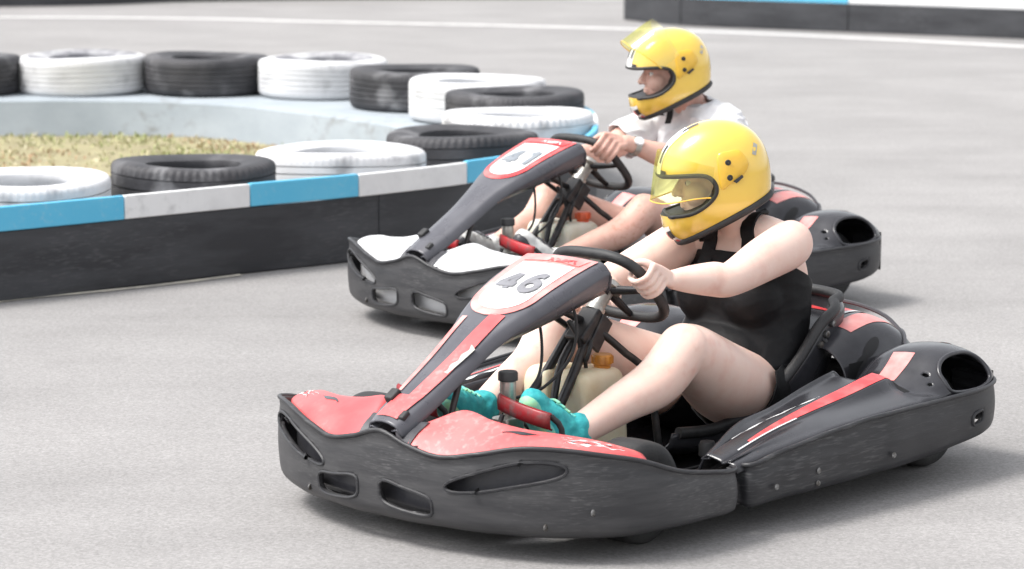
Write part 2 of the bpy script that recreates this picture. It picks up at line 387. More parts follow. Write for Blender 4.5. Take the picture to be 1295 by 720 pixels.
def wheel(parent, c, r, wd, seg=48):
    w = empty('wheel', c); w.parent = parent; h = wd/2
    pr = [(r*.50,-h*.86),(r*.62,-h*.97),(r*.80,-h*1.0),(r*.93,-h*.93),(r*.985,-h*.78),(r,-h*.5),(r*1.004,0),(r,h*.5),(r*.985,h*.78),(r*.93,h*.93),(r*.80,h*1.0),(r*.62,h*.97),(r*.50,h*.86),(r*.5,0),(r*.50,-h*.86)]
    t = lathe('tyre', pr, RUB, w, seg, axis='y', sharp=60)
    rp = [(.001,h*.45),(r*.16,h*.45),(r*.2,h*.3),(r*.42,h*.3),(r*.48,h*.80),(r*.52,h*.86),(r*.50,h*.6),(r*.49,-h*.84),(r*.2,-h*.3),(.001,-h*.3)]
    lathe('rim', rp, RIM, w, 32, axis='y')
    return w

def make_kart(name, loc, th, V):
    K = empty(name, (loc[0], loc[1], 0), PI+th)
    nose = V['nose']; number = V['number']
    # ---- floor and chassis
    fl = [(.86,.12),(.84,.22),(.50,.30),(.10,.30),(-.25,.30),(-.25,-.30),(.10,-.30),(.50,-.30),(.84,-.22),(.86,-.12)]
    Vf = [(x, y, z) for z in (.042, .050) for x, y in fl]; n = len(fl)
    mesh('floor_tray', Vf, [tuple(range(n)), tuple(range(2*n-1, n-1, -1))]+[(i, (i+1) % n, n+(i+1) % n, n+i) for i in range(n)], STEEL, K, True, 30)
    for s in (1, -1):
        tube('frame_rail', [(.90,.16*s,.075),(.72,.20*s,.07),(.45,.33*s,.07),(.1,.34*s,.07),(-.35,.33*s,.07),(-.86,.30*s,.09)], .016, STEEL, K, 10, n=30)
        tube('side_bar', [(.40,.34*s,.08),(.34,.50*s,.10),(.2,.60*s,.11),(-.4,.62*s,.12),(-.5,.50*s,.11),(-.5,.34*s,.08)], .011, STEEL, K, 8, n=30)
    tube('frame_rail', [(.90,-.16,.075),(.91,0,.075),(.90,.16,.075)], .016, STEEL, K, 10, n=9)
    tube('front_axle_beam', [(.55,-.42,.12),(.55,0,.085),(.55,.42,.12)], .016, STEEL, K, 10, n=12)
    tube('rear_axle', [(-.72,-.52,.14),(-.72,.52,.14)], .020, STEEL, K, 12)
    for s in (1, -1):
        wheel(K, (.545,.470*s,.136), .136, .125); wheel(K, (-.735,.455*s,.142), .142, .19)
        mesh('underbody', [(.93,.20*s,.075),(.80,.50*s,.075),(.60,.60*s,.078),(.30,.62*s,.078),(-.40,.64*s,.085),(-.62,.63*s,.105),(-.62,.31*s,.09),(.30,.31*s,.072),(.70,.31*s,.070),(.80,.22*s,.070)], [tuple(range(10))], DARK, K, False)  # dark plates added beneath the pods to deepen the shade under the kart
        tube('tie_rod', [(.30,.02*s,.12),(.52,.44*s,.13)], .007, ALU, K, 8)
    # ---- belts
    full = [(x, -y) for x, y in FRONT[:0:-1]]+FRONT
    # the raised hump and slots sit at y = C0
    ft = FTOP[:0:-1]+FTOP
    P, s, _ = path_fn(np.column_stack([full, ft])); s_mid = float(np.interp(0, P[:, 1], s))
    zt_arr = np.array(ft)
    slots = [(.128+C0,.131,.088,.031,4,-.06),(-.128+C0,.131,.088,.031,4,.06),(.388,.222,.165,.029,2.3,.12),(-.388,.222,.165,.029,2.3,-.12)]
    fb, fmp, fzt, fzb, fs = belt('front_bumper', full, ft, [.066]*len(full), slots, PLB2, K, out=1, s0=s_mid, nz=30, ds=.008, rim_m=PLB)
    # inner skirt seen through the slots
    ins = np.array(full); cen = np.array([.55, 0]); dd = ins-cen; ins = cen+dd*(1-.045/np.linalg.norm(dd, axis=1))[:, None]
    belt('nose_skirt', ins[1:-1], [z-.03 for z in ft[1:-1]], [.085]*(len(full)-2), [], V['skirt'], K, out=1, th=.006, lip=0, bulge=.0, nz=8, ds=.03)
    # ---- nose lobes
    for sgn in (1, -1):
        oc = [(1.0,.085),(.985,.18),(.952,.30),(.905,.41),(.84,.51),(.76,.575),(.67,.618)]
        oz = [.268,.247,.262,.284,.288,.276,.25]
        bc = [(.915,.092,.318),(.835,.145,.346),(.825,.235,.330),(.805,.335,.317),(.765,.430,.309),(.71,.505,.294),(.645,.56,.268)]
        st = []
        for (x, y), z, b in zip(oc, oz, bc):
            a = np.array([x-.012, y*1.0, z]); b = np.array(b); m1 = a*.66+b*.34+[0, 0, .009]; m2 = a*.33+b*.67+[0, 0, .007]
            drop = b+[-.028, -.004, -.035]; d2 = b+[-.035, -.006, -.12]
            st.append([a+[0, 0, -.02], a, m1, m2, b, drop, d2])
        st = np.array(st); st[:, :, 1] *= sgn
        G = loft(st, 40, 28); o = mesh('nose_panel', G.reshape(-1, 3), grid_faces(40, 28), nose, K, True, fix=True); solid(o, .005, 0)
        # grey gusset along the inner edge
        e = G[0]; low = e.copy(); low[:, 2] = np.minimum(low[:, 2], .25)-.02; low[:, 1] *= .8
        e2 = e.copy(); e2[:, 2] += .004; e2[:, 1] += .010*sgn
        g = np.stack([e2, e*[1, 1, 1]+[0, -.030*sgn, .001], low]); mesh('nose_gusset', g.reshape(-1, 3), grid_faces(3, 28), PLGR, K, True, 40)
        S = grid_surface(G)
        if V['stickers']:
            # tall corner sticker with torn white print, bleached front patch
            lo_, hi_ = (.60, .97) if sgn > 0 else (.55, .99)
            surf_patch('red_sticker', S, lambda t: (lo_+(hi_-lo_)*t, .20+.03*math.sin(9*t)), lambda t: (lo_+(hi_-lo_)*t, .60+.03*math.sin(7*t)), REDS, o)
            for k, (v0, wd_, c_) in enumerate(((.30,.05,WHS),(.39,.04,WHS),(.345,.022,PLG),(.455,.03,WHS))):
                ph = k*2.1
                surf_patch('sticker_streak', S, lambda t, v0=v0, ph=ph: (lo_+.04+(hi_-lo_-.10)*t, v0+.02*math.sin(14*t+ph)+.012*math.sin(31*t)), lambda t, v0=v0, ph=ph, wd_=wd_: (lo_+.04+(hi_-lo_-.10)*t, v0+wd_*math.sin(PI*t)*(.6+.4*math.sin(23*t+ph))+.02*math.sin(14*t+ph)), c_, o, nt=60, nw=3, off=.0034+.0006*(k % 2))
            surf_patch('bleached_sticker', S, lambda t: (.10+.40*t, .22), lambda t: (.08+.44*t, .44-.05*math.sin(3*t)), PINKS if sgn < 0 else REDS, o)
            surf_patch('black_tear', S, lambda t: (.40+.16*t, .47+.02*math.sin(8*t)), lambda t: (.40+.16*t, .47+.05*math.sin(PI*t)+.02), PLG, o, nt=12, nw=3, off=.0036)
        else:
            pass
    # trough below the steering fairing
    st = np.array([[(1.0,y,.275-.0*abs(y)),(.95,y,.270),(.88,y,.268),(.80,y,.262),(.74,y,.20)] for y in (-.115,-.05,0,.05,.115)]); st[1:4, :, 2] -= .012; st[2, :, 2] -= .006
    G = loft(st, 16, 16); solid(mesh('nose_tray', G.reshape(-1, 3), grid_faces(16, 16), PLGR, K), .005)
    # ---- steering fairing with the number plate
    stn = [(.992,.318,.040,.052,.022),(.945,.345,.050,.062,.030),(.87,.385,.054,.068,.034),(.75,.455,.058,.078,.040),(.655,.516,.070,.095,.048),(.565,.566,.098,.122,.062),(.45,.616,.126,.152,.074),(.335,.657,.134,.160,.082),(.275,.674,.134,.158,.086),(.268,.668,.131,.150,.082)]
    rows = []
    for x, z, wt, wb, d in stn:
        half = [(wt-.012, -d*1.05), (wt+.006, -d*.80), (wt+.020, -.034), (wt+.021, -.028), (wt+.010, -.008), (wt+.004, -.003), (wt-.006, 0), (wt*.6, .004), (wt*.25, .006)]
        sec = [(x-.35*(-dz), y, z+dz) for y, dz in half]; sec = sec+[(x, 0, z+.006)]+[(p[0], -p[1], p[2]) for p in sec[::-1]]
        rows.append(sec)
    G = loft(np.array(rows), 70); nvv = G.shape[1]
    fa = mesh('steering_fairing', G.reshape(-1, 3), grid_faces(70, nvv), FAIR, K, True, 48); solid(fa, .006)
    xs = G[:, nvv//2, 0]; zs = G[:, nvv//2, 2]; order = np.argsort(xs)
    tz = np.gradient(zs[order], xs[order])
    wts = np.interp(xs[order], [q[0] for q in stn][::-1], [q[2] for q in stn][::-1])
    def FS(Q, off=0.0):          # (x, y) on the fairing top
        Q = np.asarray(Q, float); z = np.interp(Q[:, 0], xs[order], zs[order]); sl = np.interp(Q[:, 0], xs[order], tz); wl = np.interp(Q[:, 0], xs[order], wts)
        z = z-.006*np.clip(np.abs(Q[:, 1])/wl, 0, 1)**2
        nrm = np.stack([-sl, 0*sl, 1+0*sl], -1); nrm /= np.linalg.norm(nrm, axis=1)[:, None]
        return np.stack([Q[:, 0], Q[:, 1], z], -1)+nrm*off
    def shield(x0, x1, w0, w1, k):      # rounded shield outline: returns two edge curves over t
        def wd(t): return (w0+(w1-w0)*t)*min(1, (1-(1-min(t/k, 1))**2.2))**.5 if t < k else (w0+(w1-w0)*t)
        return (lambda t: (x0+(x1-x0)*t, -wd(t))), (lambda t: (x0+(x1-x0)*t, wd(t)))
    a, b = shield(.600, .282, .100, .130, .30); surf_patch('plate_border', FS, a, b, V['border'], fa, nt=50, nw=14, off=.003, t=(0, 1))
    a, b = shield(.576, .338, .080, .094, .30); surf_patch('number_plate', FS, a, b, WHS, fa, nt=50, nw=14, off=.0045)
    surf_patch('plate_header', FS, lambda t: (.330-.006*math.sin(PI*t), -.10+.2*t), lambda t: (.292, -.112+.224*t), V['header'], fa, nt=24, nw=4, off=.005)
    for k in range(6):
        y0 = -.02+.018*k
        surf_patch('header_print', FS, lambda t, y0=y0, k=k: (.306+.018*t, y0+.006*math.sin(3*t+k)), lambda t, y0=y0, k=k: (.306+.018*t, y0+.009+.006*math.sin(4*t+2*k)), V['hprint'], fa, nt=8, nw=3, off=.0065)
    tv, tf = number_vf(number)
    # local +y is the kart's left; read from the front the text runs towards +y, its top towards the driver
    Q = np.stack([.448-tv[:, 1]*.100, tv[:, 0]*.150], -1)
    mesh('racing_number', np.array([FS(q[None], .0072+.0004*l)[0] for q, l in zip(Q, tv[:, 2])]), tf, V['numm'], fa, False, fix=False)
    if V['stickers']:
        surf_patch('red_stripe', FS, lambda t: (.90-.31*t, .004+.014*t), lambda t: (.90-.31*t, .048+.030*t-.010*t*t), RED, fa, nt=24, nw=6, off=.003)
        surf_patch('red_stripe', FS, lambda t: (.975-.08*t, -.035), lambda t: (.975-.08*t, .038+.01*t), RED, fa, nt=12, nw=6, off=.0034)
        surf_patch('pink_edge_stripe', FS, lambda t: (.88-.27*t, -.052-.018*t), lambda t: (.88-.27*t, -.038-.014*t), PINKS, fa, nt=18, nw=3, off=.003)
        surf_patch('torn_silver_sticker', FS, lambda t: (.80-.10*t, .040+.012*t+.004*math.sin(17*t)), lambda t: (.80-.09*t, .054+.016*t), ALU, fa, nt=18, nw=4, off=.004)
    box('latch', (.905,-.045,.372), (.040,.030,.022), GRIP, fa, .004, rotm((0,1,0), .55)); box('latch', (.955,.045,.336), (.03,.02,.02), GRIP, fa, .004, rotm((0,1,0), .55))
    for s in (1, -1): tube('fairing_bracket', [(.74,.05*s,.43),(.80,.06*s,.30),(.86,.10*s,.20)], .009, STEEL, K, 8, n=8)
    # ---- side pods with wheel fairing
    for sgn in (1, -1):
        sb, smp, szt, szb, ss = belt('side_bumper', [(x, y*sgn) for x, y in SIDE], STOP, SBOT, [(1.075,.172,.027,.018,3.2,.10)], PLB, K, out=sgn, nz=18, ds=.012, bulge=.010)
        def sec(yo, zo, dr, r1, zi, yi, zin, k=1.0):
            """outer edge, outer facet, rise to the striped ridge, groove, inner ridge, inner wall"""
            return [(yo, zo-.018), (yo-.006, zo), (yo-.030, zo+.008), (r1+.034, zo+.010+.25*dr), (r1+.010, zo+dr-.006), (r1, zo+dr), (r1-.040, zo+dr+.008), (r1-.050, zo+dr+.004), (r1-.062, zo+dr-.016*k), (yi+.052, zi), (yi+.035, zi+.003), (yi, zin)]
        tab = [(.318, sec(.640,.186,.008,.585,.196,.500,.13,.2)), (.10, sec(.658,.212,.022,.572,.236,.432,.13,.8)), (-.10, sec(.668,.230,.027,.562,.246,.392,.14)), (-.30, sec(.674,.239,.038,.556,.266,.352,.15)),
               (-.45, sec(.676,.244,.052,.552,.284,.335,.16)), (-.495, sec(.676,.245,.050,.550,.280,.330,.16)), (-.53, [(.676,.231),(.672,.249),(.655,.254),(.625,.256),(.600,.262),(.575,.270),(.540,.272),(.505,.268),(.470,.262),(.430,.25),(.385,.23),(.330,.16)]),
               (-.59,[(.676,.232),(.674,.247),(.668,.255),(.650,.270),(.625,.284),(.595,.297),(.560,.306),(.530,.310),(.490,.308),(.440,.298),(.385,.27),(.330,.19)]),
               (-.67,[(.679,.232),(.679,.248),(.678,.264),(.668,.294),(.646,.320),(.614,.340),(.575,.352),(.540,.355),(.495,.352),(.440,.342),(.385,.31),(.330,.21)]),
               (-.77,[(.679,.234),(.679,.250),(.678,.268),(.668,.299),(.645,.327),(.612,.348),(.572,.359),(.535,.362),(.490,.360),(.440,.350),(.385,.32),(.330,.22)]),
               (-.86,[(.664,.240),(.664,.256),(.660,.272),(.648,.292),(.622,.314),(.590,.330),(.550,.338),(.515,.340),(.475,.338),(.430,.33),(.385,.30),(.330,.20)]),
               (-.925,[(.620,.245),(.619,.262),(.612,.274),(.598,.284),(.575,.293),(.545,.300),(.515,.303),(.485,.303),(.455,.301),(.420,.295),(.380,.27),(.330,.18)]),
               (-.95,[(.588,.225),(.587,.242),(.582,.25),(.572,.255),(.555,.258),(.53,.260),(.505,.260),(.48,.26),(.45,.257),(.42,.25),(.38,.23),(.33,.16)])]
        st = np.array([[(x, y*sgn, z) for y, z in r] for x, r in tab])
        G = loft(st, 150, 67); SS = grid_surface(G)
        # plan position -> grid parameter (stations are not evenly spaced)
        gx = G[:, 30, 0]; un_ = lambda x: float(np.interp(-x, -gx, np.linspace(0, 1, len(gx))))
        hu = un_(-.735)
        V2, F2, outl = holed_grid(np.linspace(0, 1, 150), np.linspace(0, 1, 67), [(hu, .265, un_(-.848)-hu, .185, 2.8, -.15), (un_(-.585), .33, .008, .022, 2, 0), (un_(-.60), .43, .007, .03, 2, -1.0)], lambda Q: SS(Q))
        pod = mesh('side_pod', V2, F2, PLG, K, True, fix=True); solid(pod, .005, 0)
        tube('arch_rim', outl[0], .007, PLG, pod, 8, True)
        stripe = REDS if V['stickers'] else REDS
        surf_patch('red_stripe', SS, lambda t: (un_(.18-.69*t), .45), lambda t: (un_(.18-.69*t), .475+.095*t), stripe, pod, nt=50, nw=5, off=.004)
        surf_patch('white_stripe', SS, lambda t: (un_(.24-.28*t), .435+.0*t), lambda t: (un_(.24-.28*t), .45), WHS, pod, nt=24, nw=4, off=.0045)
        surf_patch('bleached_stripe', SS, lambda t: (un_(-.55-.10*t), .58+.06*t), lambda t: (un_(-.55-.10*t), .74+.04*t), PINKS, pod, nt=14, nw=5, off=.004)
        surf_patch('red_stripe', SS, lambda t: (un_(-.80-.12*t), .60), lambda t: (un_(-.80-.12*t), .68), REDS, pod, nt=14, nw=5, off=.004)
        surf_patch('grey_print', SS, lambda t: (un_(.20-.42*t), .56+.01*math.sin(20*t)), lambda t: (un_(.20-.42*t), .585+.02*math.sin(31*t)), WHS, pod, nt=40, nw=4, off=.004)
        surf_patch('painted_gap_shade', SS, lambda t: (un_(-.500), .24+.26*t), lambda t: (un_(-.500-.028*math.sin(PI*t)), .24+.26*t), DARK, pod, nt=14, nw=4, off=.003)  # dark patch painting the shade in the step between pod and fender
        for x, y, z in ((.02,.690*sgn,.135),(-.30,.712*sgn,.13),(.02,.688*sgn,.10),(.20,.685*sgn,.12)):
            lathe('bolt', [(.001,.004),(.007,.003),(.009,0),(.001,-.002)], BOLT, sb, 12, (x, y, z), rotm((1,0,0), -PI/2*sgn))
    for s_, z_ in ((.50,.10),(.62,.14),(-.3,.10)):
        p = fmp(np.array([[s_, z_]]))[0]; lathe('bolt', [(.001,.004),(.008,.003),(.010,0),(.001,-.002)], BOLT, fb, 12, p, rotm((1,0,0), -PI/2))
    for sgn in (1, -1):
        mesh('well_light_block', [(-.60,.34*sgn,.08),(-.94,.34*sgn,.10),(-.94,.34*sgn,.30),(-.60,.34*sgn,.30),(-.935,.62*sgn,.12),(-.935,.62*sgn,.27)], [(0,1,2,3),(1,4,5,2)], DARK, K, False)  # dark plates added to stop light showing through the wheel arch
    # ---- rear bumper 
    rb = [(-.88,.48),(-.90,.44),(-.915,.30),(-.92,0),(-.915,-.30),(-.90,-.44),(-.88,-.48)]
    belt('rear_bumper', rb, [.235]*7, [.12]*7, [], PLB, K, out=1, nz=12, ds=.02, bulge=.02)
    # ---- engine and its cover behind the seat
    tab = [(-.60,[(.34,.20),(.31,.29),(.24,.335),(.10,.345),(-.10,.345),(-.24,.335),(-.34,.28),(-.38,.18)]),
           (-.70,[(.36,.22),(.335,.315),(.26,.375),(.10,.392),(-.10,.392),(-.26,.375),(-.36,.31),(-.40,.2)]),
           (-.82,[(.36,.23),(.335,.325),(.26,.392),(.10,.412),(-.10,.412),(-.26,.392),(-.36,.32),(-.40,.21)]),
           (-.92,[(.36,.23),(.335,.31),(.26,.365),(.10,.39),(-.10,.39),(-.26,.365),(-.36,.30),(-.40,.2)]),
           (-.985,[(.35,.2),(.32,.26),(.25,.295),(.10,.31),(-.10,.31),(-.25,.295),(-.34,.25),(-.38,.18)])]
    G = loft(np.array([[(x, y, z) for y, z in r] for x, r in tab]), 60, 70); SS = grid_surface(G)
    V2, F2, outl = holed_grid(np.linspace(0, 1, 60), np.linspace(0, 1, 70), [], lambda Q: SS(Q))
    ec = mesh('engine_cover', V2, F2, PLG, K, True, fix=True); solid(ec, .005, 0)
    for (u0, v0, a_, b_) in ((.30,.165,.10,.030),(.17,.12,.07,.022)):
        surf_patch('painted_vent_slot', SS, lambda t: (u0-a_*math.cos(PI*t)*1.0, v0-b_*math.sin(PI*t)+.25*(-a_*math.cos(PI*t))), lambda t: (u0-a_*math.cos(PI*t), v0+b_*math.sin(PI*t)+.25*(-a_*math.cos(PI*t))), DARK, ec, nt=20, nw=4, off=.0035)  # no real holes: the dark inside of the slots is painted on
    surf_patch('red_stripe', SS, lambda t: (.42+.53*t, .37), lambda t: (.42+.53*t, .47), REDS, ec, nt=30, nw=6, off=.004)
    surf_patch('bleached_stripe', SS, lambda t: (.25+.7*t, .27), lambda t: (.25+.7*t, .34), PINKS, ec, nt=30, nw=6, off=.004)
    surf_patch('white_print', SS, lambda t: (.3+.5*t, .36), lambda t: (.3+.5*t, .372), WHS, ec, nt=30, nw=3, off=.0045)
    tube('cover_strap', [(-.93,.30,.345),(-.97,.20,.385),(-.95,.08,.415),(-.90,-.05,.42)], .006, PLGR, K, 6, n=14)
    tube('cover_strap', [(-.86,.36,.31),(-.93,.30,.35),(-.985,.22,.34)], .006, PLGR, K, 6, n=10)
    eng = box('engine_block', (-.66,-.12,.22), (.20,.26,.20), ALU, K, .01)
    for k in range(6): box('cooling_fin', (-.66,-.12,.15+.028*k), (.23,.29,.006), ALU, eng, 0)
    # ---- seat
    st = [((.0,.160),(.02,.09),.165),((-.16,.157),(-.16,.062),.20),((-.34,.205),(-.40,.055),.222),((-.49,.300),(-.64,.085),.228),((-.60,.400),(-.76,.24),.230),((-.685,.436),(-.81,.40),.222),((-.738,.452),(-.822,.465),.180)]
    be = np.linspace(-PI/2, PI/2, 17); rows = []
    for (rx, rz), (bx, bz), hw in st:
        rows.append([(rx+(bx-rx)*math.cos(b)**.62, hw*math.sin(b)*(1.0), rz+(bz-rz)*math.cos(b)**.62) for b in be])
    G = loft(np.array(rows), 48, 40); se = mesh('seat', G.reshape(-1, 3), grid_faces(48, 40), PLG, K, True, fix=True); solid(se, .008, 0)
    rim = np.vstack([G[:, 0], G[-1, 1:-1], G[::-1, -1]]); tube('seat_rim', rim[::2], .017, GRIP, se, 10)
    for s in (1, -1):
        tube('seat_stay', [(-.62,.225*s,.36),(-.70,.30*s,.24),(-.78,.33*s,.12)], .010, STEEL, K, 8, n=8)
        for k in range(3): lathe('bolt', [(.001,.012),(.010,.010),(.012,0),(.001,0)], BOLT, se, 12, (-.60-.03*k, .232*s, .345+.028*k), rotm((1,0,0), -PI/2*s))
    # ---- steering
    wc = np.array([.078,0,.578]); fi = math.radians(44); u = np.array([math.sin(fi),0,math.cos(fi)]); nn = np.array([-math.cos(fi),0,math.sin(fi)]); yv = np.array([0,1.,0])
    ang = np.linspace(0, 2*PI, 64, endpoint=False)
    ring = []
    for a in ang:
        rr = .157/(abs(math.cos(a))**3.2+abs(math.sin(a)*1.12)**3.2)**(1/3.2); ring.append(wc+yv*rr*math.cos(a)+u*rr*math.sin(a))
    sw = tube('steering_wheel', ring, .0155, GRIP, K, 12, True)
    for a, b in ((0.0,.10),(PI,.10),(-PI/2,.09)):
        e = wc+(yv*math.cos(a)+u*math.sin(a))*.15; tube('spoke', [wc-nn*.02, wc-nn*.012+(e-wc)*.5, e], [.014,.012,.009], STEEL, sw, 8, n=8)
    lathe('hub', [(.001,.012),(.035,.012),(.04,.006),(.04,-.006),(.022,-.012),(.022,-.07),(.028,-.074),(.028,-.092),(.019,-.096),(.019,-.13),(.001,-.13)], ALU, sw, 20, wc-nn*.01, np.column_stack([u, yv, nn]))
    tube('steering_column', [wc-nn*.12, wc-nn*.30, (.36,.02,.14)], .011, STEEL, K, 10, n=10)
    tube('column_support', [(.185,.030,.490),(.27,.034,.36),(.365,.04,.22),(.40,.06,.07)], .014, STEEL, K, 10, n=12)
    tube('column_support', [(.185,-.030,.490),(.27,-.06,.36),(.365,-.10,.22),(.40,-.14,.07)], .014, STEEL, K, 10, n=12)
    tube('column_support', [(.200,.02,.490),(.11,.075,.40),(.055,.12,.32),(.03,.15,.07)], .011, STEEL, K, 10, n=12)
    tube('fairing_stay', [(.20,.0,.49),(.30,.02,.53),(.40,.03,.575)], .011, STEEL, K, 8, n=8); tube('fairing_stay', [(.19,-.05,.46),(.28,-.08,.53),(.36,-.08,.60)], .009, STEEL, K, 8, n=8)
    box('column_bracket', (.205,.012,.478), (.11,.065,.030), STEEL, K, .006, rotm((0,1,0), .75)); box('column_bracket', (.175,.045,.455), (.10,.012,.05), STEEL, K, .004, rotm((0,1,0), .9))
    # ---- tank
    def rbox(c, h, e=.35, n1=28, n2=18, taper=.0):
        th_ = np.linspace(0, 2*PI, n1, endpoint=False); ph = np.linspace(-PI/2+.001, PI/2-.001, n2); sg = lambda v: np.sign(v)*np.abs(v)**e
        X = sg(np.cos(ph))[None]*sg(np.cos(th_))[:, None]; Y = sg(np.cos(ph))[None]*sg(np.sin(th_))[:, None]; Z = np.broadcast_to(sg(np.sin(ph))[None], X.shape)
        k = 1-taper*(Z+1)/2
        Vv = np.stack([X*h[0]*k, Y*h[1]*k, Z*h[2]], -1).reshape(-1, 3)+np.array(c); F = grid_faces(n1, n2, True, False)+[tuple(i*n2 for i in range(n1)), tuple(i*n2+n2-1 for i in range(n1))[::-1]]
        return Vv, F
    tk = mesh('fuel_tank', *join_vf(rbox((.195,.025,.226),(.100,.075,.134),.34,taper=.12), rbox((.225,-.085,.226),(.090,.058,.136),.34,taper=.12), rbox((.21,-.03,.2),(.075,.09,.095),.4)), V['tank'], K, True, 55)
    lathe('fuel_cap', [(.001,.030),(.026,.030),(.029,.026),(.029,.004),(.024,0),(.024,-.012),(.001,-.012)], V['cap'], tk, 24, (.165,.045,.366))
    for k in range(12):
        a = k*PI/6; box('cap_rib', (.165+.029*math.cos(a), .045+.029*math.sin(a), .381), (.006,.004,.02), V['cap'], tk, 0, rotm((0,0,1), a))
    # ---- pedals, reservoir, hoses
    rs = lathe('brake_reservoir', [(.001,-.10),(.012,-.10),(.014,-.055),(.022,-.05),(.022,0),(.001,0)], ALU, K, 20, (.60,.085,.385))
    lathe('reservoir_cap', [(.001,.020),(.024,.020),(.027,.016),(.027,-.004),(.022,-.006),(.001,-.006)], GRIP, rs, 20, (.60,.085,.392))
    def pedal(c, wd, m):
        ys = np.linspace(-wd/2, wd/2, 14); prof = [(-.010,-.022),(-.002,-.018),(0,0),(-.002,.018),(-.008,.022)]
        Vv = np.array([[c[0]+px-.9*(y/wd)**2*.05, c[1]+y, c[2]+pz-.03*y/wd] for y in ys for px, pz in prof]); o = mesh('pedal', Vv, grid_faces(14, 5), m, K, True); solid(o, .005, 0)
        tube('pedal_arm', [(c[0]+.01, c[1]-wd*.3, c[2]-.01),(c[0]+.05, c[1]-wd*.35, c[2]-.12),(c[0]+.04, c[1]-wd*.35, .07)], .007, STEEL, o, 8, n=8)
        tube('pedal_guard', [(c[0]-.02, c[1]+wd*.48, c[2]+.0),(c[0]-.045, c[1]+wd*.58, c[2]-.05),(c[0]-.05, c[1]+wd*.55, .08)], .008, GRIP, o, 8, n=8); return o
    pedal((.665,.190,.322), .185, V['pedal']); pedal((.70,-.17,.31), .15, V['pedal'])
    tube('brake_hose', [(.40,.0,.585),(.42,.045,.47),(.44,.055,.38),(.50,.06,.33),(.57,.08,.30)], .0045, GRIP, K, 8, n=24)
    tube('throttle_cable', [(.33,.06,.60),(.31,.075,.50),(.33,.07,.41),(.40,.03,.33),(.47,-.03,.30)], .0045, GRIP, K, 8, n=24)
    tube('fuel_hose', [(.27,.01,.50),(.25,.03,.45),(.23,.02,.40),(.22,.0,.35)], .007, GRIP, K, 8, n=14)
    tube('fuel_hose', [(.21,.04,.44),(.24,.065,.425),(.245,.055,.39),(.22,.03,.385),(.205,.02,.35)], .006, GRIP, K, 8, n=18)
    tube('brake_line', [(.57,.085,.29),(.45,.2,.12),(.2,.28,.09),(-.5,.3,.1)], .005, GRIP, K, 8, n=24)
    box('foot_bracket', (.60,.085,.245), (.07,.06,.09), ALU, K, .006); box('pedal_box', (.76,.02,.14), (.12,.30,.12), STEEL, K, .01)
    lathe('battery_cap', [(.001,.02),(.02,.02),(.024,.01),(.024,-.02),(.001,-.02)], GRIP, K, 16, (.05,.33,.15)); box('cable_box', (.0,.36,.11), (.14,.07,.06), STEEL, K, .008)
    tube('wiring', [(.15,.34,.09),(.05,.39,.12),(-.08,.37,.10),(-.2,.36,.14),(-.3,.33,.12)], .008, GRIP, K, 8, n=24)
    tag(K, V['label'], 'go-kart')
    return K, ring, wc, u, nn
# ------------------------------------------------------------------ people
SKINW = mat('fair_skin', (.77,.57,.49), (.74,.49,.41), .48, .55, 9, (1,1,1), .42, .72, bump=.09, bscale=90, sss=.12, fine=(.62,.33,.27), fine_scale=18, fine_amt=.42)
SKINM = mat('ruddy_skin', (.66,.42,.34), (.60,.33,.265), .48, .55, 9, (1,1,1), .42, .72, bump=.06, bscale=140, sss=.14, fine=(.50,.24,.17), fine_scale=60, fine_amt=.45)
BLKC = mat('black_jersey_cloth', (.0045,.0045,.0055), (.007,.007,.008), .66, None, 30, spec=.32, bump=.15, bscale=300)
WHTC = mat('white_cotton', (.75,.75,.76), (.69,.69,.71), .9, None, 20, bump=.12, bscale=300)
GRYC = mat('grey_white_check_cotton', (.44,.45,.48), (.72,.72,.73), .9, None, 14, (1,1,1), .45, .55, bump=.12, bscale=300)
TEAL = mat('turquoise_shoe_mesh', (.025,.33,.36), (.05,.48,.48), .6, .7, 40, lo=.4, hi=.65, bump=.3, bscale=150)
SOLE = mat('lime_shoe_trim', (.30,.60,.34), (.12,.5,.45), .6, None, 30)
WSHOE = mat('white_shoe_leather', (.70,.70,.68), (.55,.55,.53), .5, None, 20)
YEL = mat('glossy_yellow_paint', (.79,.54,.085), (.75,.475,.075), .20, .32, 4, (1,1,1), .45, .75, coat=1.0, bump=.02, bscale=20, fine=(.50,.34,.05), fine_scale=26, fine_amt=.30)
PLATE_Y = mat('satin_yellow_plastic', (.76,.47,.045), (.70,.42,.04), .28, .4, 9, coat=.5)
HWHT = mat('white_helmet_print', (.80,.80,.78), (.70,.70,.68), .25, None, 12)
HRED = mat('red_helmet_print', (.62,.03,.03), (.5,.04,.04), .3, None, 12)
EYEW = mat('eye_white', (.72,.68,.64), None, .25)
EYED = mat('dark_iris', (.05,.035,.025), None, .2)
BROW = mat('brown_brow_hair', (.12,.07,.04), (.06,.035,.02), .8, None, 60)
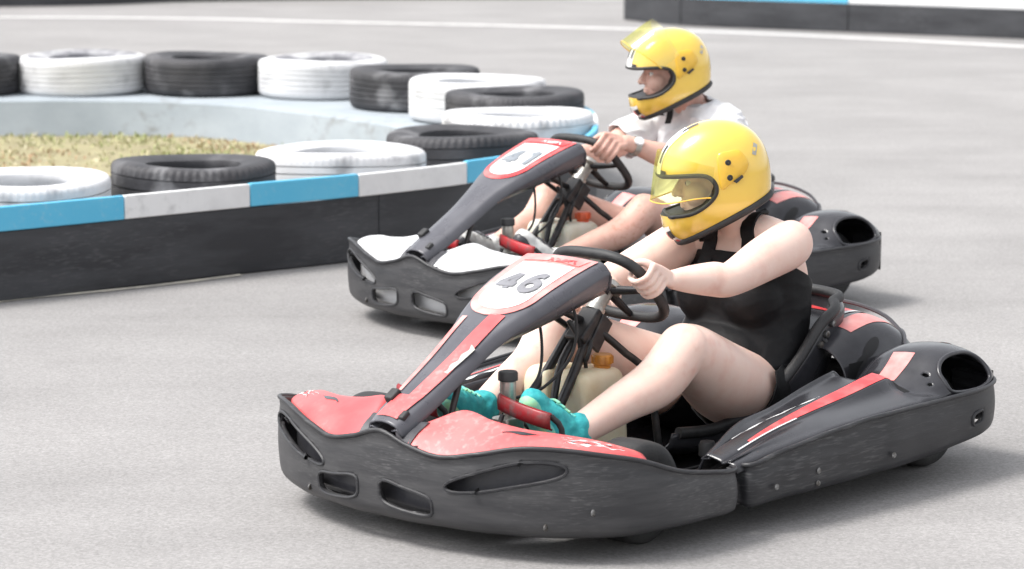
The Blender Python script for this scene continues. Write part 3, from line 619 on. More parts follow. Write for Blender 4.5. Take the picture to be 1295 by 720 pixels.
def visor_mat():
    m = bpy.data.materials.new('yellow_tinted_visor'); m.use_nodes = True; t = m.node_tree; N = t.nodes; L = t.links; N.remove(N['Principled BSDF'])
    tr = N.new('ShaderNodeBsdfTransparent'); tr.inputs['Color'].default_value = (.95,.96,.60,1)
    df = N.new('ShaderNodeBsdfTranslucent'); df.inputs['Color'].default_value = (.72,.66,.10,1)
    gl = N.new('ShaderNodeBsdfGlossy'); gl.inputs['Roughness'].default_value = .05
    m1 = N.new('ShaderNodeMixShader'); m1.inputs[0].default_value = .10; L.new(tr.outputs[0], m1.inputs[1]); L.new(df.outputs[0], m1.inputs[2])
    lw = N.new('ShaderNodeValue'); lw.outputs[0].default_value = .13
    m2 = N.new('ShaderNodeMixShader'); L.new(lw.outputs[0], m2.inputs[0]); L.new(m1.outputs[0], m2.inputs[1]); L.new(gl.outputs[0], m2.inputs[2])
    L.new(m2.outputs[0], N['Material Output'].inputs['Surface']); return m
VISOR = visor_mat()

# helmet outline (side view, x forward, z up)
HO = np.array([(.176,.0),(.170,.05),(.154,.09),(.126,.122),(.088,.149),(.042,.167),(-.01,.172),(-.06,.163),(-.104,.139),(-.136,.100),(-.153,.05),(-.158,0),(-.154,-.045),(-.125,-.105),(-.055,-.155),(.03,-.178),(.085,-.184),(.125,-.180),(.152,-.160),(.166,-.125),(.170,-.085),(.174,-.045)])
_ho = cr(HO, 200, True); _ha = np.unwrap(np.arctan2(_ho[:, 1], _ho[:, 0])); _hr = np.hypot(_ho[:, 0], _ho[:, 1])
def HR(phi): return np.interp(np.mod(np.asarray(phi)-_ha[0], 2*PI), _ha-_ha[0], _hr, period=2*PI)
HW, HP = .130, 2.35
def hsurf(phi, y, off=0.0):
    k = np.clip(1-np.abs(y/HW)**HP, 0, 1)**(1/HP); r = HR(phi)*k
    p = np.stack([r*np.cos(phi), y+0*r, r*np.sin(phi)], -1)
    n = np.stack([np.cos(phi)*k, y/HW*np.abs(y/HW)**.6+0*r, np.sin(phi)*k], -1); n /= np.linalg.norm(n, axis=-1)[..., None]+1e-9
    return p+n*off
def hside(x, z, sgn=1, off=0.0):
    x = np.asarray(x, float); z = np.asarray(z, float); phi = np.arctan2(z, x); rho = np.clip(np.hypot(x, z)/HR(phi), 0, .999)
    y = HW*(1-rho**HP)**(1/HP); return hsurf(phi, sgn*y, off)
def bottom_z(x): return -.045+(x+.154)*(-.135/.27)

OPEN = [(.26,.014),(.17,.016),(.10,.022),(.056,.021),(.032,.008),(.021,-.016),(.028,-.041),(.055,-.068),(.095,-.090),(.15,-.101),(.26,-.106)]
def prism(poly, y=.3):
    n = len(poly); V = [(x, -y, z) for x, z in poly]+[(x, y, z) for x, z in poly]
    return V, [tuple(range(n))[::-1], tuple(range(n, 2*n))]+[(i, (i+1) % n, n+(i+1) % n, n+i) for i in range(n)]
def cut(o, vf):
    c = mesh('cutter', *vf); b = o.modifiers.new('b', 'BOOLEAN'); b.operation = 'DIFFERENCE'; b.object = c; b.solver = 'EXACT'
    apply_mods(o); me = c.data; bpy.data.objects.remove(c); bpy.data.meshes.remove(me)
def make_helmet(world_loc, yaw, pitch, visor_rot, label, strap_pts=None):
    H = empty('racing_helmet'); H.location = world_loc; H.rotation_euler = (0, pitch, yaw)
    nph, nt_ = 112, 30
    ph = np.linspace(0, 2*PI, nph, endpoint=False); ts = np.linspace(-1, 1, nt_*2+1)*PI/2*.999
    yy = HW*np.sin(ts)
    def shell(k, dy):
        V = np.stack([hsurf(ph, np.full(nph, y)) for y in yy], 1)*[k, dy, k]; V = V.reshape(-1, 3); nv = len(yy)
        return V, grid_faces(nph, nv, True, False)+[tuple(i*nv for i in range(nph))[::-1], tuple(i*nv+nv-1 for i in range(nph))]
    so = shell(1, 1); si = shell(.89, .88)
    V, F = join_vf(so, (si[0], [f[::-1] for f in si[1]]))
    o = mesh('shell', V, F, None, None, fix=False); bm = bmesh.new(); bm.from_mesh(o.data); bmesh.ops.recalc_face_normals(bm, faces=bm.faces); bm.to_mesh(o.data); bm.free()
    cut(o, prism(OPEN)); cut(o, prism([(-.4, bottom_z(-.4)), (.4, bottom_z(.4)), (.4, -.5), (-.4, -.5)]))
    me = o.data; me.materials.clear(); me.materials.append(YEL); me.materials.append(GRIP)
    for p in me.polygons:
        c = p.center; phi = math.atan2(c.z, c.x); lev = (math.hypot(c.x, c.z)/float(HR(phi)))**HP+abs(c.y/HW)**HP
        p.material_index = 0 if lev > .955 else 1
    me.polygons.foreach_set('use_smooth', [True]*len(me.polygons)); me.set_sharp_from_angle(angle=math.radians(38)); o.parent = H
    # rubber edges
    pts = cr(np.array(OPEN[1:-1]), 40); phi = np.arctan2(pts[:, 1], pts[:, 0]); ins = np.hypot(pts[:, 0], pts[:, 1]) < HR(phi)*.998; pts = pts[ins]
    Lf = hside(pts[:, 0], pts[:, 1], 1); Rt = hside(pts[::-1, 0], pts[::-1, 1], -1)
    tube('face_trim', cr(np.vstack([Lf, Rt]), 160, True), .0066, GRIP, H, 8, True)
    xs = np.linspace(-.150, .132, 60); zs = bottom_z(xs); rho = np.hypot(xs, zs)/HR(np.arctan2(zs, xs)); k = rho < .999; xs, zs = xs[k], zs[k]
    Lf = hside(xs, zs, 1); Rt = hside(xs[::-1], zs[::-1], -1); tube('edge_trim', cr(np.vstack([Lf, Rt]), 180, True), .0115, GRIP, H, 8, True)
    # pivot plates with screws and latch
    for s in (1, -1):
        poly = cr(np.array([(.014,.078),(-.014,.088),(-.046,.090),(-.064,.072),(-.074,.050),(-.058,.022),(-.024,.000),(.006,-.018),(.014,.03)]), 60, True)
        c = poly.mean(0); rings = [hside(c[0]+(poly[:, 0]-c[0])*q, c[1]+(poly[:, 1]-c[1])*q, s, f) for q, f in ((1.02, -.002), (1.0, .004), (.93, .0065), (.5, .0068), (.02, .007))]
        mesh('pivot_plate', np.vstack(rings), grid_faces(5, 60, False, True), PLATE_Y, H, True, 50)
        for (x, z) in ((-.013,.056),(-.017,.014)):
            p = hside(x, z, s, .0065); lathe('plate_screw', [(.001,.003),(.0075,.003),(.009,0),(.001,-.002)], GRIP, H, 20, p, rotm((1,0,0), -PI/2*s))
        q = np.array([(-.026,.004),(-.050,.020),(-.054,.014),(-.034,-.002)]); m_ = np.vstack([hside(q[:, 0], q[:, 1], s, .004), hside(q[:, 0], q[:, 1], s, .011)])
        mesh('visor_latch', m_, [(0,1,2,3),(7,6,5,4),(0,4,5,1),(1,5,6,2),(2,6,7,3),(3,7,4,0)], GRIP, H, True, 30)
    def band(nm, p0, p1, y0, y1, m, off=.0016, nt2=14):
        P_ = np.linspace(p0, p1, nt2); Y = np.linspace(y0, y1, 9); V = np.stack([hsurf(P_, np.full(nt2, y), off) for y in Y], 1).reshape(-1, 3); return mesh(nm, V, grid_faces(nt2, 9), m, H, True, fix=False)
    band('white_stripe', .11, 1.05, -.038, .038, HWHT)
    for y0 in (-.030, .016): band('black_block', .30, .62, y0, y0+.014, GRIP, .0028)
    band('black_block', .115, .20, .040, .066, GRIP, .0028); band('black_block', .95, 1.25, .02, .030, GRIP, .0028)
    band('white_stripe', -1.06, -.70, -.055, .055, HWHT); band('black_block', -.88, -.76, .030, .056, GRIP, .003); band('red_block', -.90, -.78, .012, .028, HRED, .003); band('black_block', -.88, -.76, -.056, -.030, GRIP, .003); band('red_block', -1.02, -.92, .034, .05, HRED, .003)
    # worn grey logo patch on the upper rear side
    q = hside(np.array([-.108,-.096,-.088,-.100]), np.array([.10,.108,.076,.072]), 1, .0015); mesh('worn_sticker', q, [(0,1,2,3)], ALU, H, False, fix=False)
    # visor
    nz_, npz = 18, 48; psi = np.linspace(-1.42, 1.42, npz); rows = []
    zt_, zb_ = .062, -.088
    for z in np.linspace(zt_, zb_, nz_):
        xf = .184-.10*max(0, z-.02)
        r_ = []
        for a in psi:
            ca, sa = math.cos(a), math.sin(a); f = 1-.42*abs(sa)**4; zc = .012
            r_.append((xf*abs(ca)**.80-.012*abs(sa), (HW+.011)*math.copysign(abs(sa)**.92, sa), zc+(z-zc)*f))
        rows.append(r_)
    Vv = np.array(rows).reshape(-1, 3); pv = np.array([-.014, 0, .034]); Vv = (Vv-pv) @ rotm((0,1,0), -visor_rot).T+pv
    vo = mesh('visor', Vv, grid_faces(nz_, npz), VISOR, H, True)
    pass
    G = Vv.reshape(nz_, npz, 3); tube('visor_edge', G[-1], .0022, PLATE_Y, H, 6); 
    # chin strap
    if strap_pts is not None: 
        for P_ in strap_pts: ribbon('chin_strap', P_, .024, .004, BLKC, H)
    tag(H, label, 'helmet'); return H
def ribbon(name, P, wd, th, m, parent, side=(1,0,0), n=16):
    P = cr(np.asarray(P, float), n); T, _, _ = frame_along(P); s = np.asarray(side, float); S_ = s[None]-T*(T@s)[:, None]; S_ /= np.linalg.norm(S_, axis=1)[:, None]; B = np.cross(T, S_)
    V = np.stack([P-S_*wd/2-B*th/2, P+S_*wd/2-B*th/2, P+S_*wd/2+B*th/2, P-S_*wd/2+B*th/2], 1).reshape(-1, 3)
    return mesh(name, V, grid_faces(n, 4, False, True)+[(3,2,1,0), (4*n-4,4*n-3,4*n-2,4*n-1)], m, parent, True, 50)

def grip_hand(p, a, e1, e2, wrist, sc=1.0):
    """fist closed on a rim at p: a = along rim to the thumb side, e1 = outward, e2 = away from the driver"""
    it = []; d = lambda ang, r: e1*math.cos(math.radians(ang))*r*sc+e2*math.sin(math.radians(ang))*r*sc
    mcps = []
    for off, ln, rr in ((.0375,1.0,.0094),(.0128,1.06,.0097),(-.0120,1.0,.0094),(-.0355,.84,.0083)):
        c = p+a*off*sc; k = c+d(-28, .050); mcps.append(k)
        pts = [k, c+d(25, .050*ln**.3), c+d(72, .043), c+d(125, .036), c+d(175*ln, .0335)]
        it.append(limb_vf(pts, np.array([1.16,1.08,1.0,.94,.78])*rr*sc, 18, 14))
        it.append(limb_vf([wrist+(k-wrist)*.10+a*off*.25*sc, wrist+(k-wrist)*.6+a*off*.2*sc, k], np.array([.017,.0155,.0125])*sc, 10, 14))
    mid = (np.mean(mcps, 0)+wrist)/2
    it.append(sph_vf(mid-e1*.010*sc, (.026*sc,.026*sc,.026*sc)))
    it.append(sph_vf((mid+p)/2+a*.004-e1*0, (.022*sc,)*3))
    cmc = wrist*.60+mcps[0]*.40+a*.016*sc-e1*.012*sc
    it.append(limb_vf([cmc, p+a*.036*sc+d(-92, .037), p+a*.047*sc+d(-135, .034), p+a*.052*sc+d(-172, .033)], np.array([.0165,.0135,.0115,.0095])*sc, 16, 14))
    return it

def torso_vf(sec, infl=0.0, n=60, seg=84, sq=2.4):
    """sec rows: x, y, z, depth, width -> closed loft, sections perpendicular to the spine"""
    S = cr(np.array(sec, float), n); P = S[:, :3]; T = np.gradient(P, axis=0); T /= np.linalg.norm(T, axis=1)[:, None]
    yv = np.array([0,1.,0]); D = np.cross(yv, T); D /= np.linalg.norm(D, axis=1)[:, None]
    ang = np.linspace(0, 2*PI, seg, endpoint=False); ca = np.sign(np.cos(ang))*np.abs(np.cos(ang))**(2/sq); sa = np.sign(np.sin(ang))*np.abs(np.sin(ang))**(2/sq)
    V = P[:, None]+(S[:, 3]+infl)[:, None, None]*ca[None, :, None]*D[:, None]+(S[:, 4]+infl)[:, None, None]*sa[None, :, None]*yv
    F = grid_faces(n, seg, False, True)+[tuple(range(seg-1, -1, -1)), tuple((n-1)*seg+j for j in range(seg))]
    return V.reshape(-1, 3), F
def head_items(Hc, R, male):
    L = lambda *v: Hc+R@np.array(v, float)
    it = [sph_vf(L(-.018,0,.028), (.108,.082,.108), R, 32, 20), sph_vf(L(.040,0,-.050), (.066,.062,.090), R, 32, 20), sph_vf(L(.055,0,.022), (.055,.062,.05), R),
          sph_vf(L(.070,0,-.108), (.036,.036,.026), R), sph_vf(L(.062,.040,-.040), (.040,.028,.040), R), sph_vf(L(.062,-.040,-.040), (.040,.028,.040), R),
          limb_vf([L(.098,0,.004), L(.114,0,-.020), L(.124,0,-.040)], [.009,.0105,.0125], 10, 12), sph_vf(L(.112,.011,-.044), (.010,.008,.008), R), sph_vf(L(.112,-.011,-.044), (.010,.008,.008), R),
          sph_vf(L(.100,0,-.069), (.012,.024,.006), R), sph_vf(L(.099,0,-.080), (.012,.021,.007), R),
          limb_vf([L(.094,.044,.012), L(.106,.018,.014), L(.106,-.018,.014), L(.094,-.044,.012)], [.008,.010,.010,.008], 12, 10)]
    return it
def face_parts(Hc, R, parent):
    for s in (1, -1):
        c = Hc+R@np.array([.086, .031*s, -.008]); e = mesh('eye', *sph_vf(c, (.0125,.0135,.0115), R, 18, 12), EYEW, parent)
        d = R@np.array([1., .05*s, -.05]); i = c+d/np.linalg.norm(d)*.0085
        mesh('iris', *sph_vf(i, (.0048,.0062,.0062), R, 14, 10), EYED, e)
        q = [Hc+R@np.array(v) for v in ((.1015,.014*s,.013),(.1025,.028*s,.018),(.094,.046*s,.012))]; mesh('eyebrow', *limb_vf(q, [.0035,.0042,.002], 10, 8), BROW, parent)
        q = [Hc+R@np.array(v) for v in ((.094,.016*s,-.006),(.0995,.031*s,.001),(.090,.046*s,-.006))]; mesh('eyelid', *limb_vf(q, [.003,.0042,.003], 10, 8), parent['skin_mat'] if False else None, parent) if False else None

def cloth(name, items, vox, smooth, cuts, m, parent, thick=.004, wr=.006, freq=(9,9,9), seed=0, tilt=None):
    me = blob(name, items, vox, smooth); V, N = mesh_arrays(me)
    for i in range(len(V)):
        p = Vector((V[i, 0]*freq[0]+seed, V[i, 1]*freq[1], V[i, 2]*freq[2]))
        k = mnoise.noise(p); r_ = 1-abs(mnoise.noise(p*1.9+Vector((3.1, 0, 7))))*2
        V[i] += N[i]*wr*(k*.7+.6*r_*abs(r_))
    me.vertices.foreach_set('co', V.ravel())
    bm = bmesh.new(); bm.from_mesh(me)
    for (pt, nrm, rad) in cuts:
        pt = Vector(pt); nv = Vector(nrm).normalized()
        geom = [f for f in bm.faces if (f.calc_center_median()-pt).length < rad]
        vs = set(v for f in geom for v in f.verts); es = set(e for f in geom for e in f.edges)
        res = bmesh.ops.bisect_plane(bm, geom=list(vs)+list(es)+geom, plane_co=pt, plane_no=nv, dist=1e-5)
        kill = [f for f in bm.faces if (f.calc_center_median()-pt).length < rad*1.02 and (f.calc_center_median()-pt).dot(nv) > 0]
        bmesh.ops.delete(bm, geom=kill, context='FACES')
    bm.to_mesh(me); bm.free()
    o = link(name, me, m, parent); solid(o, thick, -1); return o

def A(*v): return np.array(v, float)
def seated(name, loc, th, B, kart):
    Kk, ring, wc, u, nn = kart
    E = empty(name, (loc[0], loc[1], 0), PI+th); yv = A(0,1,0)
    Hc = A(*B['head']); R = rotm((0,0,1), B['yaw']) @ rotm((0,1,0), B['pitch'])
    sh, el, hip, kn, an, toe = B['sh'], B['el'], B['hip'], B['kn'], B['an'], B['toe']
    items = [torso_vf(B['torso'])]+[sph_vf(c, r) for c, r in B['extra']]
    hands = []
    wr = {}
    for s, key in ((1, 'L'), (-1, 'R')):
        al = math.radians(B['grip'][key]); al = al if s > 0 else PI-al
        i = int(round((al % (2*PI))/(2*PI)*64)) % 64; p = np.array(ring[i]); t = np.array(ring[(i+1) % 64])-np.array(ring[i-1]); t /= np.linalg.norm(t)
        if t[2] < 0: t = -t
        e1 = p-wc; e1 = e1-t*(e1@t); e1 /= np.linalg.norm(e1); e2 = np.cross(t, e1); 
        if e2@nn > 0: e2 = -e2
        w_ = p+e1*.034-e2*.078-t*.018+A(*B['wrist_off']); wr[key] = w_
        items += grip_hand(p, t, e1, e2, w_, B['hand'])
    ar = B['arm']
    for s, key in ((1, 'L'), (-1, 'R')):
        S_, E_, W_ = A(*sh[key]), A(*el[key]), wr[key]
        items += [limb_vf([S_+A(.0,-.03*s,.0), S_, S_*.55+E_*.45, E_, E_*.68+W_*.32, E_*.25+W_*.75, W_], np.array(ar), 60, 56)]
        items += [limb_vf([A(*B['neckb']), (A(*B['neckb'])+S_)/2+A(0,0,.012), S_], [.055,.052,.056], 14, 20)]
        Hp, Kn, An = A(*hip[key]), A(*kn[key]), A(*an[key]); lg = B['leg']
        back = A(-.02,0,-.028)
        items += [limb_vf([Hp, Hp*.6+Kn*.4+A(0,0,-.012), Hp*.15+Kn*.85, Kn], lg[:4], 50, 72), limb_vf([Kn, Kn*.72+An*.28+back, Kn*.40+An*.60+back*.5, An], lg[3:7], 50, 64), sph_vf(Kn+A(.010,0,.010), (lg[3]*.84,)*3, None, 48, 32)]
        T_ = A(*toe[key]); f = T_-An; items += [limb_vf([An+A(-.005,0,-.035), An*.5+T_*.5, T_], [.030,.026,.018], 12, 16)]
    items += [limb_vf([A(*B['neckb']), (A(*B['neckb'])+Hc)/2+A(-.01,0,-.01), Hc+A(-.02,0,-.03)], B['neck'], 14, 24)]
    items += head_items(Hc, R, B['male'])
    me = blob('body', items, .0034, 6); link('body', me, B['skin'], E)
    face_parts(Hc, R, E)
    # shoes
    for key in 'LR':
        An, T_ = A(*an[key]), A(*toe[key]); up = A(.3,0,.95)
        d = (T_-An)/np.linalg.norm(T_-An); heel = An+A(.010,0,-.050)
        me = blob('shoe', [limb_vf([heel, heel*.5+T_*.5+A(-.004,0,.004), T_], [.046,.044,.034], 16, 20), limb_vf([An+A(-.014,0,.012), An+A(0,0,-.02), heel], [.050,.049,.047], 10, 20), limb_vf([An*.75+T_*.25, T_], [.044,.030], 10, 18)], .005, 3)
        vv, nn_ = mesh_arrays(me); vv = vv+nn_*np.array([[.0045*mnoise.noise(Vector((p[0]*38, p[1]*38, p[2]*38)))-.002] for p in vv]); me.vertices.foreach_set('co', vv.ravel())
        sh_o = link('shoe', me, B['shoe'], E); nrm = np.cross(d, yv); nrm *= -1 if nrm[0] < 0 and nrm[2] > 0 else 1
        if nrm[0] < 0: nrm = -nrm
        me = blob('sole', [limb_vf([heel+nrm*.030, heel*.5+T_*.5+nrm*.026, T_+nrm*.016], [.036,.035,.032], 14, 16)], .005, 2); link('sole', me, B['sole'], sh_o)
        for k in range(4):
            c = An*(1-.25-.13*k)+T_*(.25+.13*k)-nrm*.036; mesh('lace', *limb_vf([c-yv*.022, c-nrm*.006, c+yv*.022], [.004]*3, 8, 8), B['sole'], sh_o)
    return E, Hc, R, wr

def kart_world(loc, th, p):
    c, s = math.cos(PI+th), math.sin(PI+th); return (loc[0]+c*p[0]-s*p[1], loc[1]+s*p[0]+c*p[1], p[2])
# ------------------------------------------------------------------ setting
def sheet(name, pts, z, m, kind='structure', parent=None):
    o = mesh(name, [(x, y, z) for x, y in pts], [tuple(range(len(pts)))], m, parent, False)
    if kind: tag(o, kind=kind)
    return o
gr = sheet('ground', [(-400,-60),(400,-60),(400,700),(-400,700)], 0, M_ASPH)
PAINTW = mat('worn_white_road_paint', (.60,.59,.58), (.42,.41,.40), .8, None, 6, lo=.45, hi=.8)
PAINTC = mat('worn_cream_road_paint', (.70,.66,.56), (.40,.38,.35), .8, None, 9, lo=.4, hi=.7)
CONC = mat('chalky_painted_concrete', (.34,.375,.405), (.27,.305,.335), .85, None, 2.5, (1,1,1.4), .35, .75, bump=.3, bscale=35, fine=(.22,.23,.23), fine_scale=12, fine_amt=.5)
BELT = mat('black_conveyor_rubber', (.026,.027,.031), (.062,.064,.070), .55, .75, 2.4, (.7,.7,4), .4, .75, bump=.15, bscale=30, fine=(.09,.09,.095), fine_scale=30, fine_amt=.4)
PBLUE = mat('sky_blue_board_paint', (.095,.44,.66), (.13,.48,.68), .5, .65, 4, lo=.45, hi=.75, fine=(.30,.52,.64), fine_scale=45, fine_amt=.30)
PWHITE = mat('chalk_white_board_paint', (.73,.73,.73), (.63,.63,.635), .55, .7, 4, lo=.45, hi=.75, fine=(.5,.5,.5), fine_scale=18, fine_amt=.5)
PRED = mat('dull_red_board_paint', (.35,.10,.10), (.25,.08,.08), .55, .7, 4)
SOIL = mat('dry_soil', (.25,.22,.13), (.31,.28,.16), .95, None, 5, bump=.5, bscale=25, fine=(.16,.17,.06), fine_scale=8, fine_amt=.8)
TYW = mat('whitewashed_tyre', (.64,.64,.65), (.50,.50,.51), .7, .8, 5, (1,1,1), .5, .82, bump=.2, bscale=60, fine=(.22,.22,.23), fine_scale=6.0, fine_amt=.55)
TYB = mat('weathered_tyre', (.030,.030,.034), (.075,.073,.078), .6, .8, 5, (1,1,1), .4, .75, bump=.3, bscale=70, fine=(.30,.30,.31), fine_scale=7.5, fine_amt=.35)

TYG = mat('worn_grey_tyre_sidewall', (.16,.16,.175), (.42,.42,.43), .7, .8, 7, (1,1,1), .45, .62, bump=.2, bscale=60)
def strip_line(name, pts, wd, m, n=60, z=.004):
    P = cr(np.array(pts, float), n); T = np.gradient(P, axis=0); T /= np.linalg.norm(T, axis=1)[:, None]; Nn = np.stack([-T[:, 1], T[:, 0]], -1)
    A_ = P+Nn*wd/2; B_ = P-Nn*wd/2; V = np.column_stack([np.stack([A_, B_], 1).reshape(-1, 2), np.full(2*n, z)])
    o = mesh(name, V, grid_faces(n, 2), m, None, False); tag(o, kind='structure'); return o
strip_line('painted_track_line', [(-14,29.0),(-8,29.6),(-5.2,29.55),(-3.2,29.3),(-1.95,28.8),(-.37,28.3),(1.08,27.7),(2.6,26.85),(4.5,25.35),(7,23.2),(10,20)], .22, PAINTW)
strip_line('painted_edge_line', [(-3.3,10.33),(-2.4,10.95),(-1.98,11.34),(-1.66,11.56),(-1.40,11.76),(-1.14,12.0)], .035, PAINTC, 40)

def barrier_path(pts, step):
    P = cr(np.array(pts, float), 1200); s = np.r_[0, np.cumsum(np.linalg.norm(np.diff(P, axis=0), axis=1))]
    return P, s
def wall_piece(name, P, s, a, b, z0, z1, o0, o1, m, parent, n=10, bev=.006, jit=0):
    """solid block following the path from arc a to b, offsets o0 (outer) .. o1 (inner, to the left of travel)"""
    q = np.linspace(a, b, n); x = np.interp(q, s, P[:, 0]); y = np.interp(q, s, P[:, 1]); TP = np.gradient(P, axis=0); T = np.stack([np.interp(q, s, TP[:, 0]), np.interp(q, s, TP[:, 1])], -1); T /= np.linalg.norm(T, axis=1)[:, None]; Nn = np.stack([-T[:, 1], T[:, 0]], -1)
    C = np.stack([x, y], -1); V = []
    for c, nv in zip(C, Nn):
        jj = [random.uniform(-jit, jit) for _ in range(2)]
        oi = o1(c) if callable(o1) else o1
        for o, z in ((o0, z0), (o0+jj[0]*.5, z1+jj[0]), (oi+jj[1]*.5, z1+jj[1]), (oi, z0)): V.append((*(c+nv*o), z))
    F = grid_faces(n, 4, False, True)+[(3,2,1,0), (4*n-4,4*n-3,4*n-2,4*n-1)]
    ob = mesh(name, V, F, m, parent, True, 30)
    if bev: bevel(ob, bev, 2)
    return ob
# ---- island barrier
def inner_w(c): return .84+.62*math.exp(-((c[0]+.75)**2+(c[1]-17.9)**2)/.9)+.1*math.exp(-((c[0]+2.0)**2+(c[1]-18.5)**2)/.8)
IS = [(-5.6,8.8),(-4.4,9.7),(-3.2,10.48),(-2.4,11.02),(-2.02,11.30),(-1.585,11.66),(-1.105,12.06),(-.656,12.42),(-.2,12.89),(.18,13.45),(.38,14.1),(.43,14.8),(.40,15.5),(.22,16.25),(-.18,17.1),(-.80,17.95),(-1.5,18.42),(-2.4,18.6),(-3.4,18.62),(-4.8,18.4),(-6.5,17.6)]
P, s = barrier_path(IS, .6); i0 = int(np.argmin(np.hypot(P[:, 0]+1.585, P[:, 1]-11.66))); sA = s[i0]
IB = empty('track_barrier', (-1.585, 11.66, 0)); inv = Matrix.Translation(IB.location).inverted()
def par(o, E): o.parent = E; o.matrix_parent_inverse = Matrix.Translation(E.location).inverted(); return o
tag(IB, 'low black rubber barrier with alternating sky blue and white boards round the tyre island', 'barrier')
edges = [sA-3.58, sA-2.98, sA-2.38, sA-1.78, sA-1.18, sA-.59, sA]; e = sA
for L_ in [.62,.56,.66,.62,.62,.6,.6,.6,.6,.6,.6,.6,.6,.6,.6,.6,.6,.6,.6,.6]: e += L_; edges.append(e)
idx0 = edges.index(sA)
for k in range(len(edges)-1):
    if edges[k] < 0 or edges[k+1] > s[-1]: continue
    white = (k-idx0) % 2 == 0
    if np.interp(edges[k], s, P[:, 1]) > 16.3: continue
    o = wall_piece('painted_board', P, s, edges[k]+.002, edges[k+1]-.002, .283+random.uniform(-.003,.003), .383+random.uniform(-.003,.003), -.012, .016, PWHITE if white else PBLUE, IB, 8, .004); par(o, IB)
    if k in (idx0-1, idx0, idx0+1, idx0+2):
        for f in ((.55,.62) if not white else (.86,)):
            q = edges[k]+f*(edges[k+1]-edges[k]); x = np.interp(q, s, P[:, 0]); y = np.interp(q, s, P[:, 1]); t = np.array([np.interp(q+.05, s, P[:, 0])-x, np.interp(q+.05, s, P[:, 1])-y]); t /= np.linalg.norm(t); nrm = np.array([t[1], -t[0]])
            b = lathe('bolt_hole', [(.001,.003),(.010,.003),(.013,0),(.001,0)], DARK, o, 12, (x+nrm[0]*.0125, y+nrm[1]*.0125, .34), np.column_stack([[t[0],t[1],0],[0,0,1.],[nrm[0],nrm[1],0]])); par(b, IB); b.parent = o
            b.matrix_parent_inverse = Matrix.Translation(IB.location).inverted()
a = max(sA-2.9, .02)
while a+4.2 < s[-1]:
    o = wall_piece('rubber_belt', P, s, a, a+4.195, .004, .281, -.004, .014, BELT, IB, 40, .003); par(o, IB); a += 4.2
def offs(i, d):
    A_ = np.array(IS); T_ = np.gradient(A_, axis=0)[i]; T_ /= np.linalg.norm(T_); return (A_[i][0]-T_[1]*d, A_[i][1]+T_[0]*d)
top_in = [offs(i, .84) for i in range(11)]+[(-.37,14.8),(-.42,15.35),(-.58,15.88),(-.87,16.36),(-1.28,16.88),(-1.78,17.38),(-2.44,17.62),(-3.35,17.58),(-4.6,17.4),(-6.1,16.8)]
bot_in = [offs(i, .86) for i in range(11)]+[(-.38,14.8),(-.44,15.33),(-.61,15.85),(-.90,16.32),(-1.31,16.83),(-1.80,17.34),(-2.45,17.58),(-3.35,17.52),(-4.6,17.35),(-6.1,16.75)]
out_p = [offs(i, .024) for i in range(len(IS))]
NB = 260; co, ci, cb = cr(np.array(out_p), NB), cr(np.array(top_in), NB), cr(np.array(bot_in), NB)
cuts_ = [0, 60, 118, 174, 216, 259]
for a, b in zip(cuts_[:-1], cuts_[1:]):
    V = []
    for i in range(a, b+1):
        gap = .0
        hz = .24+.004*mnoise.noise(Vector((i*.13, 0, 0)))
        V += [(*co[i], -.02), (*co[i], hz), (*(ci[i]+(co[i]-ci[i])*.04), hz), (*ci[i], hz-.018), (*cb[i], .0)]
    n_ = b-a+1; o = mesh('concrete_block', V, grid_faces(n_, 5, False, True)+[(4,3,2,1,0), tuple(5*n_-5+j for j in range(5))], CONC, IB, True, 40); par(o, IB)
# ---- island ground and dry grass
inner = cr(np.array(bot_in), 60)
n = 60; cx = np.array([-3.6, 14.8]); V = [(*cx, .02)]+[(*(cx+(p-cx)*f), .012+.02*random.random()) for f in (.35,.7,1.0) for p in inner]
F = [(0, 1+i, 2+i) for i in range(n-1)]+[(1+r*n+i, 1+(r+1)*n+i, 2+(r+1)*n+i, 2+r*n+i) for r in range(2) for i in range(n-1)]
tag(mesh('island_soil', V, F, SOIL, None), kind='structure')
GM = []
for nm, c1, c2 in (('straw_blade', (.46,.43,.25), (.40,.38,.21)), ('green_blade', (.25,.29,.11), (.33,.35,.16)), ('russet_blade', (.42,.27,.17), (.36,.26,.15)), ('pale_blade', (.60,.56,.40), (.5,.45,.3))): GM.append(mat(nm, c1, c2, .8, None, 20))
V, F, MI = [], [], []
poly = inner
def inside(px, py):
    c = False; j = len(poly)-1
    for i in range(len(poly)):
        if (poly[i][1] > py) != (poly[j][1] > py) and px < (poly[j][0]-poly[i][0])*(py-poly[i][1])/(poly[j][1]-poly[i][1])+poly[i][0]: c = not c
        j = i
    return c
cnt = 0
